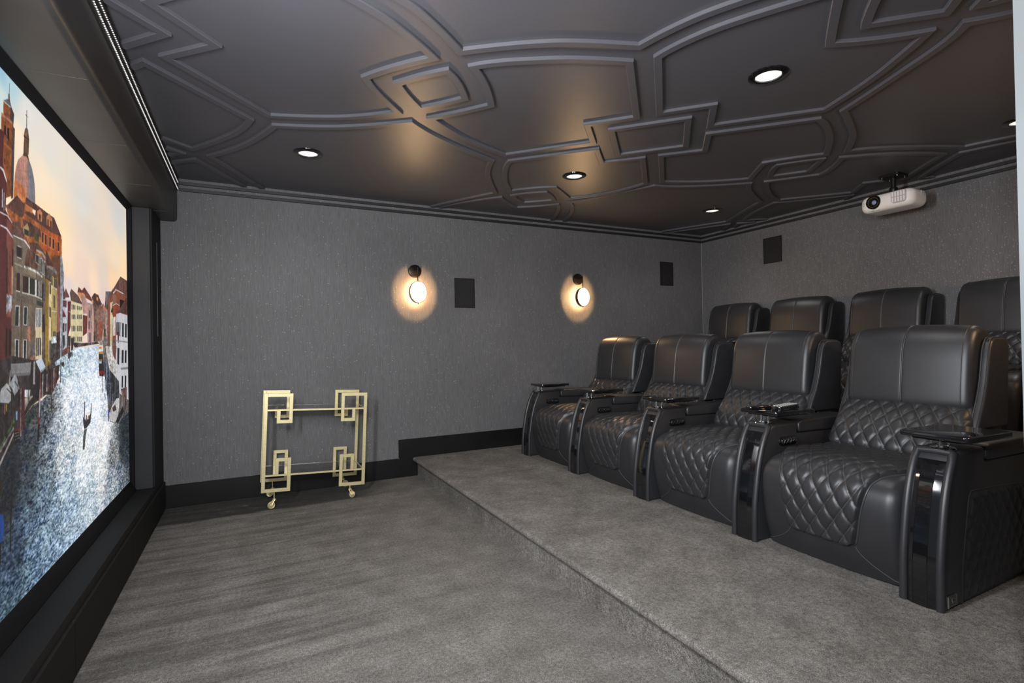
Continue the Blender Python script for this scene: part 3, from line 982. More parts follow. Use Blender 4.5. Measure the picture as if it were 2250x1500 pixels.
((136,134,138),[2340,1138,2523,1139,2513,1096,2339,1097],0.12),
((110,108,112),[2339,1105,2513,1102,2507,1092,2336,1094],0.1),
((190,200,214),[2566,1143,2630,1156,2672,1117,2622,1096],0.06),
((160,168,180),[2622,1106,2672,1118,2672,1112,2622,1095],0.12),
((176,178,182),[2251,1046,2265,1060,2306,1075,2323,1063,2342,1043,2336,1013,2331,1011,2316,1005,2250,1014],0.12),
((164,168,172),[2318,1067,2374,1102,2390,1088,2410,1049,2367,1027,2347,1047],0.15),
((28,28,30),[2301,1056,2308,1056,2354,1032,2349,1030],0.12),
((28,28,30),[2323,1063,2330,1063,2355,1046,2350,1044],0.12),
((28,28,30),[2366,1077,2373,1077,2399,1058,2397,1055],0.12),
((28,28,30),[2337,1045,2345,1045,2345,970,2338,971],0.12),
((28,28,30),[2395,1075,2400,1075,2401,1024,2394,1024],0.12),
((168,164,160),[2547,1143,2564,1142,2557,1055,2538,1056],0.15),
((150,146,140),[2332,1116,2337,1116,2333,1064,2318,1065],0.12),
((186,186,190),[2453,1042,2511,1038,2504,1011,2453,1015],0.2),
((160,150,140),[2455,1011,2537,1015,2534,1009,2492,994,2454,963],0.25),
((150,140,60),[2630,1058,2645,1055,2640,1047,2630,1049],0.12),
((70,96,52),[2247,869,2362,954,2367,937,2275,882,2246,861],0.6),
((128,122,122),[2246,861,2357,925,2359,913,2246,849],0.35),
((176,168,170),[2245,822,2356,903,2358,892,2245,809],0.15),
((200,110,40),[2285,1007,2292,1006,2289,970,2283,971],0.12),
((180,150,60),[2297,1004,2306,1003,2302,979,2296,980],0.12),
((120,160,200),[2377,973,2392,972,2388,940,2376,942],0.2),
((110,30,36),[2366,912,2408,910,2405,900,2366,905],0.12),
((22,20,22),[2361,906,2408,902,2404,862,2360,860],0.3),
((150,150,150),[2363,897,2404,898,2404,896,2363,895],0.12),
((150,150,150),[2363,887,2404,887,2404,885,2363,885],0.12),
((150,150,150),[2363,876,2404,877,2404,875,2363,874],0.12),
((120,34,40),[2404,998,2411,997,2406,889,2399,890],0.3),
((150,120,115),[2420,1050,2427,1050,2420,878,2412,880],0.3),
((110,32,40),[2440,1058,2448,1057,2441,897,2433,898],0.3),
((70,24,30),[2449,1053,2457,1052,2450,896,2442,897],0.3),
((60,52,50),[2494,1077,2503,1076,2496,943,2488,944],0.3),
((110,34,40),[2597,1025,2613,1024,2591,862,2576,864],0.2),
((176,176,186),[2605,1034,2623,1032,2601,926,2591,927],0.1),
((26,22,26),[2583,896,2602,903,2590,834,2573,837],0.2),
((150,60,66),[2615,1097,2623,1096,2617,997,2609,998],0.4),
((176,170,176),[2638,1091,2646,1091,2640,986,2632,987],0.4),
((150,150,156),[2685,1089,2693,1089,2688,1018,2680,1019],0.4),
((120,50,56),[2703,1103,2712,1103,2706,1024,2698,1025],0.4),
((150,60,64),[2744,1111,2753,1111,2746,1002,2737,1002],0.4),
((170,160,164),[2768,1111,2777,1110,2771,1025,2762,1026],0.4),
((140,56,60),[2791,1115,2800,1115,2794,1034,2785,1034],0.4),
((60,66,74),[2854,1137,2863,1137,2857,1045,2847,1046],0.4),
((44,40,46),[2733,1042,2742,1042,2735,933,2726,934],0.4),
((40,50,58),[2977,1203,2990,1203,2985,1137,2977,1137],0.12),
((50,52,56),[2869,1133,2903,1132,2897,1107,2868,1120],0.4),
((60,66,72),[2955,1173,3019,1176,3029,1160,2954,1144],0.7),
((46,48,54),[2852,1127,2862,1127,2857,1045,2849,1046],0.12),
((44,46,56),[3484,1175,3569,1183,3594,1065,3486,1069],0.3),
((204,140,50),[3495,1202,3546,1203,3545,1191,3495,1191],0.12),
((205,214,220),[3495,1188,3581,1188,3581,1177,3494,1175],0.12),
((204,140,50),[3494,1174,3571,1174,3571,1163,3494,1163],0.12),
((204,140,50),[3492,1134,3558,1133,3558,1127,3492,1128],0.12),
((190,206,220),[3492,1126,3542,1125,3541,1111,3491,1112],0.12),
((150,30,42),[3489,1071,3603,1071,3602,1051,3488,1055],0.1),
((36,34,42),[3488,1055,3594,1051,3577,1039,3494,1045],0.12),
((86,96,112),[3606,1130,3680,1116,3795,984,3771,875,3693,882,3623,978],0.6),
((60,64,70),[3729,1069,3948,993,3961,884,3790,881,3777,985],0.6),
((40,42,48),[3556,1095,3566,1094,3555,950,3546,951],0.3),
((40,42,48),[3628,1084,3638,1084,3628,961,3618,962],0.3),
((40,42,48),[3673,991,3683,991,3673,854,3663,855],0.3),
((40,42,48),[3715,972,3725,972,3715,846,3705,847],0.3),
((40,42,48),[3758,952,3768,952,3760,867,3750,868],0.3),
((40,42,48),[3890,1001,3901,1000,3891,890,3880,891],0.3),
((40,42,48),[3927,986,3939,985,3930,887,3918,888],0.3),
((190,190,190),[3690,819,3770,857,3883,891,3951,890,3949,849,3916,781,3838,751,3713,775],0.2),
((80,66,60),[3770,845,3844,859,3879,821,3786,822],0.4),
((36,38,44),[3916,781,4061,830,4080,791,3913,737,3857,753],0.3),
((34,60,130),[3674,842,3696,840,3687,778,3667,780],0.12),
((46,60,150),[3674,846,3725,832,3724,824,3673,834],0.12),
((52,54,64),[3176,865,3196,849,3227,840,3279,839,3309,865,3325,915,3334,914,3328,870,3307,817,3238,800,3198,799,3179,833],0.12),
((48,50,60),[3203,930,3216,929,3205,848,3192,846],0.12),
((90,60,55),[3206,931,3218,930,3218,923,3206,924],0.12),
((150,104,70),[3222,864,3247,864,3250,835,3227,838],0.3),
((110,96,70),[3269,858,3293,859,3289,838,3268,840],0.3),
((80,110,170),[3212,845,3233,841,3233,833,3212,836],0.12),
((84,92,88),[3198,797,3244,796,3210,740,3196,700,3165,705,3176,763],0.5),
((32,72,150),[2241,656,2264,646,2272,616,2267,582,2248,560,2075,618,2077,703],0.1),
((40,34,26),[2244,765,2260,758,2259,714,2243,715],0.3),
((26,24,24),[2336,774,2342,772,2322,507,2312,510],0.2),
((24,24,26),[2278,718,2287,716,2284,664,2274,667],0.12),
((34,32,36),[2075,618,2248,560,2241,492,2073,554],0.2),
]
SKY=[(2352,2107,176,206,216),(2297,2112,150,190,210),(2512,2046,226,222,214),(2295,2027,205,218,215),(2425,1946,250,228,200),(2380,1770,252,224,186),(2672,1855,248,226,200),(2756,2011,226,220,210),(3207,1943,220,216,210),(3996,2010,212,208,204),(2858,1673,252,224,184),(3361,1771,226,212,196),(3921,1769,240,218,190),(2978,1552,250,220,186),(3190,1560,240,212,194),(3584,1612,226,208,192),(4106,1682,252,220,176),(3264,1456,226,202,196),(3627,1464,224,200,192),(3851,1579,250,212,172),(2693,1732,252,224,186),(2974,1470,226,208,204),(3394,1539,252,220,190)]
WAT=[(3251,1171,196,214,226),(3515,1194,190,200,206),(2961,1121,170,190,200),(3328,1042,224,234,240),(3023,1015,226,234,240),(3407,871,236,240,242),(2953,918,214,220,224),(3588,701,232,230,226),(3314,742,228,230,232),(3647,847,210,214,214),(2828,873,160,170,180),(2719,942,92,96,96),(2567,906,70,74,74),(2480,967,52,54,54),(2883,728,190,196,198),(3150,636,220,224,222),(3437,555,222,222,216),(2661,768,104,116,124),(2476,835,60,68,70),(2472,720,56,72,82),(2352,777,40,44,44),(2656,626,96,116,132),(2939,557,168,188,200),(3301,468,176,192,200),(3795,563,120,120,118),(4063,514,58,64,66),(4070,629,50,56,56),(4005,410,100,110,116),(3764,408,150,160,166),(2756,470,120,146,166),(2467,557,72,96,116),(3000,439,150,176,192),(2345,516,52,72,88),(2551,378,90,118,140),(2304,378,64,88,106),(2649,413,110,136,156),(2276,688,36,42,48),(2109,459,50,70,84)]
SIGN=[(2.3927, 1.3789), (2.559, 1.3706), (2.5586, 1.3568), (2.3922, 1.3597)]


def paint_picture(W=1500, H=800, y0=0.835, y1=4.226, z0=0.31, z1=2.125):
    """rasterises the picture shown on the screen (screen-plane millimetres) into an RGB array"""
    yy = (np.arange(W) + 0.5) / W * (y1 - y0) * 1000 + y0 * 1000
    zz = (np.arange(H) + 0.5) / H * (z1 - z0) * 1000 + z0 * 1000
    Y, Z = np.meshgrid(yy, zz)

    def vnoise(cw, ch, seed):
        r = np.random.default_rng(seed)
        gx = np.linspace(0, W / cw, W, endpoint=False); gy = np.linspace(0, H / ch, H, endpoint=False)
        g = r.random((int(H / ch) + 2, int(W / cw) + 2))
        ix, iy = gx.astype(int), gy.astype(int)
        fx, fy = gx - ix, gy - iy
        fx, fy = fx * fx * (3 - 2 * fx), fy * fy * (3 - 2 * fy)
        a = g[np.ix_(iy, ix)] * (1 - fx) + g[np.ix_(iy, ix + 1)] * fx
        b = g[np.ix_(iy + 1, ix)] * (1 - fx) + g[np.ix_(iy + 1, ix + 1)] * fx
        return a * (1 - fy)[:, None] + b * fy[:, None]

    def field(pts, aniso=1.0, p=3.0):
        acc = np.zeros((H, W, 3)); ws = np.zeros((H, W))
        for y, z, r, g, b in pts:
            w = 1.0 / (((Y - y) * aniso) ** 2 + (Z - z) ** 2 + 400.0) ** (p / 2)
            acc += w[..., None] * np.array([r, g, b], float); ws += w
        return acc / ws[..., None]

    img = field(SKY, 0.8)
    img *= (0.985 + 0.03 * vnoise(220, 30, 3))[..., None]
    fine = vnoise(3, 3, 5) * 0.6 + vnoise(7, 5, 6) * 0.4
    mid = vnoise(9, 26, 8)
    wave = vnoise(7, 2.5, 21) * 0.5 + vnoise(18, 6, 22) * 0.3 + vnoise(4, 1.6, 23) * 0.6
    wave = (wave - wave.mean()) / wave.std()
    hue = vnoise(40, 20, 31)
    water = field(WAT, 0.9, 4.5)
    lum = water.mean(-1) / 255.0
    amp = 0.05 + 0.27 * np.clip(1.0 - np.abs(lum - 0.38) * 1.8, 0, 1) + 0.03 * (Z < 1100)
    wf = 1.0 + amp * wave
    water = water * np.clip(0.62 + 0.9 * lum, 0.62, 1.0)[..., None]
    water = 0.75 * water + 0.25 * water.mean(-1, keepdims=True)
    water = water * wf[..., None]
    water[..., 0] -= 10 * np.clip(-wave, 0, 2) * (hue > 0.3)
    water[..., 2] += 8 * np.clip(-wave, 0, 2) + 6 * (hue > 0.55)
    # left of the part in view the houses and the dark water simply go on
    left = Y < 2230
    img[left & (Z > 900)] = (88, 38, 38)
    img[left & (Z <= 900)] = water[left & (Z <= 900)]

    def fill(poly):
        px, pz = np.array(poly[0::2], float), np.array(poly[1::2], float)
        c0 = max(0, int((px.min() / 1000 - y0) / (y1 - y0) * W) - 1); c1 = min(W, int((px.max() / 1000 - y0) / (y1 - y0) * W) + 2)
        r0 = max(0, int((pz.min() / 1000 - z0) / (z1 - z0) * H) - 1); r1 = min(H, int((pz.max() / 1000 - z0) / (z1 - z0) * H) + 2)
        if c1 <= c0 or r1 <= r0:
            return None
        cov = np.zeros((r1 - r0, c1 - c0))
        for oy, oz in ((-0.25, -0.25), (0.25, -0.25), (-0.25, 0.25), (0.25, 0.25)):
            yy_ = Y[r0:r1, c0:c1] + oy * (y1 - y0) * 1000 / W; zz_ = Z[r0:r1, c0:c1] + oz * (z1 - z0) * 1000 / H
            ins = np.zeros(yy_.shape, bool)
            n = len(px)
            for i in range(n):
                xa, za, xb, zb = px[i - 1], pz[i - 1], px[i], pz[i]
                if za == zb:
                    continue
                ins ^= ((za > zz_) != (zb > zz_)) & (yy_ < (xb - xa) * (zz_ - za) / (zb - za) + xa)
            cov += ins * 0.25
        return slice(r0, r1), slice(c0, c1), cov

    for col, poly, ns in PIC:
        r = fill(poly)
        if r is None:
            continue
        rs, cs, cov = r
        if col is None:
            c = water[rs, cs]
        else:
            t = 1.0 + ns * 2.6 * (fine[rs, cs] - 0.5) + ns * 1.6 * (mid[rs, cs] - 0.5)
            c = np.array(col, float)[None, None, :] * t[..., None] * (0.84 if sum(col) < 540 else 0.97)
        img[rs, cs] = img[rs, cs] * (1 - cov[..., None]) + c * cov[..., None]
    # faded wall lettering on the grey-brown inn
    FONT = {'C': '01110,10001,10000,10000,10000,10001,01110', 'O': '01110,10001,10001,10001,10001,10001,01110', 'N': '10001,11001,10101,10101,10011,10001,10001',
            'T': '11111,00100,00100,00100,00100,00100,00100', 'I': '111,010,010,010,010,010,111', 'E': '11111,10000,10000,11110,10000,10000,11111',
            'A': '01110,10001,10001,11111,10001,10001,10001', 'L': '10000,10000,10000,10000,10000,10000,11111'}
    word = 'CONTINENTAL'
    total = sum(len(FONT[ch].split(',')[0]) + 1.2 for ch in word)
    q = [np.array(p) * 1000 for p in SIGN]
    x = 0.0

    def at(u, v):
        return (q[0] * (1 - u) + q[1] * u) * (1 - v) + (q[3] * (1 - u) + q[2] * u) * v
    for ch in word:
        rows = FONT[ch].split(',')
        for j, row in enumerate(rows):
            for i, bit in enumerate(row):
                if bit == '1':
                    u0, u1, v0, v1 = (x + i) / total, (x + i + 1) / total, j / 7, (j + 1) / 7
                    poly = [float(t) for p in (at(u0, v0), at(u1, v0), at(u1, v1), at(u0, v1)) for t in p]
                    r = fill(poly)
                    if r:
                        rs, cs, cov = r
                        img[rs, cs] = img[rs, cs] * (1 - 0.8 * cov[..., None]) + np.array([52., 50., 48.]) * 0.8 * cov[..., None]
        x += len(rows[0]) + 1.2
    img = np.clip(img, 0, 255) / 255.0
    return img


def build_screen():
    SP = -0.140
    y0, y1, z0, z1 = 0.835, 4.226, 0.31, 2.125
    W, H = 1500, 800
    img = paint_picture(W, H, y0, y1, z0, z1)
    im = bpy.data.images.new('canal_view', W, H, alpha=False, float_buffer=False)
    buf = np.ones((H, W, 4), np.float32)
    buf[..., :3] = img
    im.pixels.foreach_set(buf.ravel())
    im.update()
    im.pack()
    m, nt, b = new_mat('screen_picture')
    tx = nt.nodes.new('ShaderNodeTexImage')
    tx.image = im
    tx.interpolation = 'Cubic'
    b.inputs['Base Color'].default_value = (0.02, 0.02, 0.02, 1)
    b.inputs['Roughness'].default_value = 0.6
    b.inputs['Emission Strength'].default_value = PIC_GAIN
    nt.links.new(tx.outputs['Color'], b.inputs['Emission Color'])
    root = empty('projection_screen', (SP, (y0 + y1) / 2, z0))
    tag(root, 'wide black-framed projection screen showing a canal lined with old houses at dusk', 'screen')
    dy, dz = (y0 + y1) / 2, z0
    # screen surface: thin panel with the picture on its room side
    me = bpy.data.meshes.new('screen_surface')
    v = [(0, y0 - dy, 0), (0, y1 - dy, 0), (0, y1 - dy, z1 - dz), (0, y0 - dy, z1 - dz)]
    v += [(-0.006, p[1], p[2]) for p in v]
    me.from_pydata(v, [], [(0, 1, 2, 3), (4, 7, 6, 5), (0, 4, 5, 1), (1, 5, 6, 2), (2, 6, 7, 3), (3, 7, 4, 0)])
    uv = me.uv_layers.new(name='UVMap')
    co = {0: (0, 0), 1: (1, 0), 2: (1, 1), 3: (0, 1), 4: (0, 0), 5: (1, 0), 6: (1, 1), 7: (0, 1)}
    for lp in me.loops:
        uv.data[lp.index].uv = co[lp.vertex_index]
    link_mesh('screen_surface', me, m, root)
    # black velvet frame bars with a bevelled inner edge
    f = 0.017
    for nm, a in (('far', (y1, y1 + 0.010, z0 - 0.05, z1 + 0.02)), ('near', (y0 - 0.03, y0, z0 - 0.05, z1 + 0.02))):
        box('frame_bar', -0.008, 0.030, a[0] - dy, a[1] - dy, a[2] - dz, a[3] - dz, M['velvet'], root, 0.003, 1)
    prism('frame_bar', [(-0.008, z1 - dz), (0.004, z1 - dz), (0.034, z1 + 0.022 - dz), (-0.008, z1 + 0.022 - dz)], 'y', y0 - 0.03 - dy, y1 + 0.010 - dy, M['velvet'], root, 0.002, 1)
    prism('frame_bar', [(-0.008, -0.062), (0.036, -0.062), (0.030, -0.045), (0.004, 0.0), (-0.008, 0.0)], 'y', y0 - 0.03 - dy, y1 + 0.010 - dy, M['velvet'], root, 0.002, 1)


build_screen()

# ------------------------------------------------------------------ beaded light strips along the soffit
def led_strip(z, label):
    root = empty('light_strip', (SX, (YN + YF) / 2, z))
    tag(root, label, 'light strip', 'beaded light strips above the screen')
    L = YF - YN - 0.06
    box('carrier', 0.0, 0.009, -L / 2, L / 2, -0.006, 0.006, M['soffit'], root)
    bm = bmesh.new()
    n = int(L / 0.0150)
    for i in range(n):
        y = -L / 2 + (i + 0.5) * L / n
        bmesh.ops.create_icosphere(bm, subdivisions=1, radius=0.0032, matrix=Matrix.Translation((0.0118, y, random.uniform(-0.0006, 0.0006))))
    o = bm_obj('bead', bm, M['bead'], root, 60)
    o['kind'] = 'stuff'


led_strip(2.441, 'upper string of tiny white light beads between the two bars above the screen')
led_strip(2.391, 'lower string of tiny white light beads under the bars above the screen')


# ------------------------------------------------------------------ recessed ceiling lights
def downlight():
    root = empty('recessed_light')
    lathe('trim_ring', [(0.0595, -0.0015), (0.0600, -0.008), (0.066, -0.012), (0.084, -0.009), (0.0925, -0.004), (0.0935, 0.0), (0.0595, 0.0)], (0, 0, 0), 'z', M['gloss'], root, 48)
    lathe('diffuser', [(0.0, -0.0035), (0.030, -0.003), (0.0592, -0.002), (0.0592, 0.0), (0.0, 0.0)], (0, 0, 0), 'z', M['downglow'], root, 40)
    ld = bpy.data.lights.new('downlight_lamp', 'SPOT')
    ld.energy = DOWN
    ld.spot_size = math.radians(150)
    ld.spot_blend = 1.0
    ld.shadow_soft_size = 0.055
    ld.color = (1.0, 0.975, 0.95)
    lo = bpy.data.objects.new('lamp', ld)
    COL.objects.link(lo)
    lo.parent = root
    lo.location = (0, 0, -0.016)
    return root


dl0 = downlight()
DL = [(0.951, 3.682, 'black-rimmed recessed ceiling light nearest the screen'),
      (2.861, 3.352, 'black-rimmed recessed ceiling light in the warm glow near the far wall sconce'),
      (4.732, 3.685, 'small far recessed ceiling light in the back corner of the ceiling'),
      (2.893, 1.684, 'largest, nearest black-rimmed recessed ceiling light, above the front seats'),
      (4.815, 1.382, 'recessed ceiling light partly cut off by the door edge at right'),
      (0.951, 1.362, 'recessed ceiling light beside the doorway, outside the picture')]
for i, (x, y, lab) in enumerate(DL):
    o = dl0 if i == 0 else copy_tree(dl0)
    o.location = (x, y, ZC)
    tag(o, lab, 'ceiling light', 'recessed ceiling lights')


# ------------------------------------------------------------------ wall sconces
def sconce():
    """origin on the wall at the centre of the canopy; local -Y points into the room"""
    root = empty('wall_sconce')
    lathe('canopy', [(0.0, -0.022), (0.050, -0.022), (0.058, -0.018), (0.060, -0.010), (0.060, 0.0), (0.0, 0.0)], (0, 0, 0), 'y', M['bronze'], root, 48)
    arm = tube('arm', [(0, -0.02, 0), (0, -0.085, 0), (0, -0.098, 0.0)], 0.005, M['bronze'], root, 10)
    tube('rod', [(0, -0.098, 0.022), (0, -0.098, -0.105)], 0.0045, M['bronze'], root, 10)
    zc, a, b = -0.199, 0.074, 0.094
    # oval band
    n = 56
    prof = [(1.0, -0.016), (1.05, -0.016), (1.05, 0.031), (1.0, 0.031)]
    V, F = [], []
    for k in range(n):
        t = 2 * math.pi * k / n
        for s, y in prof:
            V.append((a * s * math.cos(t), -0.098 + y, zc + b * s * math.sin(t)))
    for k in range(n):
        for j in range(4):
            F.append((k * 4 + j, k * 4 + (j + 1) % 4, ((k + 1) % n) * 4 + (j + 1) % 4, ((k + 1) % n) * 4 + j))
    mesh_obj('oval_ring', V, F, M['bronze'], root, 40)
    # domed oval glass, lit from within
    P = []
    for i in range(9):
        r = i / 8.0
        for k in range(n + 1):
            t = 2 * math.pi * k / n
            P.append((a * 0.985 * r * math.cos(t), -0.108 - 0.020 * math.sqrt(max(0, 1 - r * r)), zc + b * 0.985 * r * math.sin(t)))
    V, F = grid_mesh(np.array(P).reshape(9, n + 1, 3))
    mesh_obj('glass_lens', V, F, M['sconceglow'], root, 60)
    lathe('back_plate', [(0.0, -0.002), (0.033, -0.002), (0.034, 0.0), (0.033, 0.002), (0.0, 0.002)], (0, -0.078, zc), 'y', M['bronze'], root, 40, 40, 1.0, 1.4)
    for dx in (-1, 1):
        tube('plate_stay', [(dx * 0.032, -0.078, zc), (dx * 0.075, -0.080, zc)], 0.0012, M['bronze'], root, 6)
    tube('finial', [(0, -0.098, zc - b * 1.04), (0, -0.098, zc - b * 1.04 - 0.012)], 0.004, M['bronze'], root, 10)
    ld = bpy.data.lights.new('sconce_lamp', 'POINT')
    ld.energy = SCONCE
    ld.color = (1.0, 0.62, 0.28)
    ld.shadow_soft_size = 0.004
    lo = bpy.data.objects.new('lamp', ld)
    COL.objects.link(lo)
    lo.parent = root
    lo.location = (0, -0.104, zc)
    return root


s0 = sconce()
SCN = [(1.944, YF, 0, 'lit bronze oval wall sconce left of the speaker grille above the gold cart'),
       (3.735, YF, 0, 'lit bronze oval wall sconce nearer the back corner, above the front seats'),
       (3.735, YN, math.pi, 'lit bronze oval wall sconce on the doorway wall, outside the picture')]
for i, (x, y, rz, lab) in enumerate(SCN):
    o = s0 if i == 0 else copy_tree(s0)
    o.location = (x, y, 1.864)
    o.rotation_euler = (0, 0, rz)
    tag(o, lab, 'wall lamp', 'oval wall sconces')


# ------------------------------------------------------------------ in-wall speakers
def speaker(name, x, y, z0, z1, w, axis, label):
    root = empty(name, (x, y, (z0 + z1) / 2), 0.0 if axis == 'y' else -math.pi / 2)
    tag(root, label, 'speaker', 'black in-wall speaker grilles')
    h = (z1 - z0) / 2
    bm = bmesh.new()
    t = 0.006
    for a in ((-w, w, h - t, h), (-w, w, -h, -h + t), (-w, -w + t, -h + t, h - t), (w - t, w, -h + t, h - t)):
        add_box(bm, a[0], a[1], -0.008, 0.0, a[2], a[3])
    bm_obj('frame', bm, M['black'], root)
    box('grille', -w + t, w - t, -0.006, -0.001, -h + t, h - t, M['grille'], root, 0.001, 1)


speaker('wall_speaker', 2.431, YF, 1.537, 1.82, 0.102, 'y', 'larger black in-wall speaker grille beside the left sconce')
speaker('wall_speaker', 5.003, YF, 1.842, 2.12, 0.098, 'y', 'black in-wall speaker grille on the sconce wall near the back corner')
speaker('wall_speaker', XB, 3.648, 1.999, 2.272, 0.107, 'x', 'black in-wall speaker grille on the wall behind the rear seats')


# ------------------------------------------------------------------ ceiling projector
def projector():
    root = empty('projector', (5.10, 2.305, 2.262))
    tag(root, 'white projector hanging upside down from a black ceiling mount', 'projector')
    hw, hh, dep = 0.195, 0.066, 0.255
    # body: rounded plan, rounded edges, built as stacked outlines
    lay = []
    RR = 0.050
    for k in range(15):
        z = -hh * math.cos(math.pi * k / 14)
        q = max(0.0, abs(z) - (hh - RR))
        ins = RR - math.sqrt(max(0.0, RR * RR - q * q))
        ins *= 1.0 if z < 0 else 0.75
        pts = []
        for cx, cy, sx, sy, r in ((dep, hw, 1, 1, 0.07), (0.0, hw, -1, 1, 0.062), (0.0, -hw, -1, -1, 0.062), (dep, -hw, 1, -1, 0.07)):
            for k in range(9):
                a = math.pi / 2 * k / 8
                base = {(1, 1): 0, (-1, 1): 90, (-1, -1): 180, (1, -1): 270}[(sx, sy)]
                t = math.radians(base) + a
                pts.append((cx - sx * (r + 0) + (r - ins) * math.cos(t) + (0.0), cy - sy * r + (r - ins) * math.sin(t), z))
        lay.append(pts)
    n = len(lay[0])
    V = [p for l in lay for p in l]
    F = [tuple(range(n))[::-1], tuple((len(lay) - 1) * n + k for k in range(n))]
    for i in range(len(lay) - 1):
        for k in range(n):
            F.append((i * n + k, i * n + (k + 1) % n, (i + 1) * n + (k + 1) % n, (i + 1) * n + k))
    mesh_obj('body', V, F, M['white'], root, 40)
    ly = 0.082
    lathe('lens_bezel', [(0.0, -0.006), (0.044, -0.006), (0.047, -0.010), (0.051, -0.010), (0.054, -0.006), (0.055, 0.006), (0.0, 0.006)], (0.0, ly, 0.008), 'x', M['gloss'], root, 48)
    lathe('lens_ring', [(0.0375, -0.0055), (0.0375, -0.008), (0.0395, -0.008), (0.0395, -0.0055)], (0.0, ly - 0.002, 0.006), 'x', simple('copper_ring', (0.5, 0.3, 0.2), 0.3, 0.8), root, 40)
    lathe('lens', [(0.0, -0.0135), (0.008, -0.0125), (0.014, -0.0100), (0.018, -0.0060), (0.0, -0.005)], (0.0, ly - 0.008, 0.004), 'x', simple('lens_coating', (0.34, 0.38, 0.60), 0.05, 0.2, 0.9, coat=1.0), root, 32)
    # exhaust vent
    vt = prism('vent', rounded_rect(-0.100, 0.010, 0.105, 0.094, 0.022), 'x', -0.0035, 0.004, M['vent'], root, 0.001, 1)
    for k in range(5):
        y = -0.140 + 0.020 * k
        box('vent_slat', -0.0075, -0.003, y - 0.005, y + 0.005, -0.029, 0.0075, M['white'], vt, 0.001, 1)
        box('vent_slat', -0.0075, -0.003, y - 0.005, y + 0.005, 0.0135, 0.049, M['white'], vt, 0.001, 1)
    for z in (-0.006, 0.012):
        box('sensor', -0.0015, 0.002, 0.151, 0.158, z - 0.004, z + 0.004, M['button'], root)
    for y in (0.055, 0.095):
        box('lens_lever', -0.003, 0.014, y - 0.010, y + 0.010, -0.060, -0.054, M['white'], root, 0.002, 1)
    for k in range(4):      # side louvres and sockets on the side facing the doorway
        box('side_louvre', 0.13 + 0.012 * k, 0.136 + 0.012 * k, -hw - 0.0015, -hw + 0.004, 0.005, 0.045, M['vent'], root)
    # mount (thing > part > sub-part)
    mt = box('mount_plate', 0.07, 0.20, -0.10, 0.085, 0.070, 0.078, M['black'], root, 0.002, 1)
    zt = ZC - 2.262
    tube('mount_column', [(0.135, 0.0, 0.078), (0.135, 0.0, zt - 0.022)], 0.017, M['black'], mt, 16)
    lathe('mount_joint', [(0.0, -0.02), (0.026, -0.016), (0.030, 0.0), (0.026, 0.016), (0.0, 0.02)], (0.135, 0.0, 0.105), 'z', M['black'], mt, 20)
    prism('ceiling_plate', rounded_rect(0.135, 0.0, 0.15, 0.15, 0.02), 'z', zt - 0.020, zt - 0.0005, M['black'], mt, 0.002, 1)
    for sx, sy in ((-1, -1), (-1, 1), (1, -1), (1, 1)):
        tube('mount_leg', [(0.135 + sx * 0.03, sy * 0.03, 0.080), (0.135 + sx * 0.095, sy * 0.135, 0.066)], 0.006, M['black'], mt, 8)
        tube('bolt', [(0.135 + sx * 0.055, sy * 0.055, zt - 0.026), (0.135 + sx * 0.055, sy * 0.055, zt - 0.019)], 0.006, M['chrome'], mt, 8)


projector()


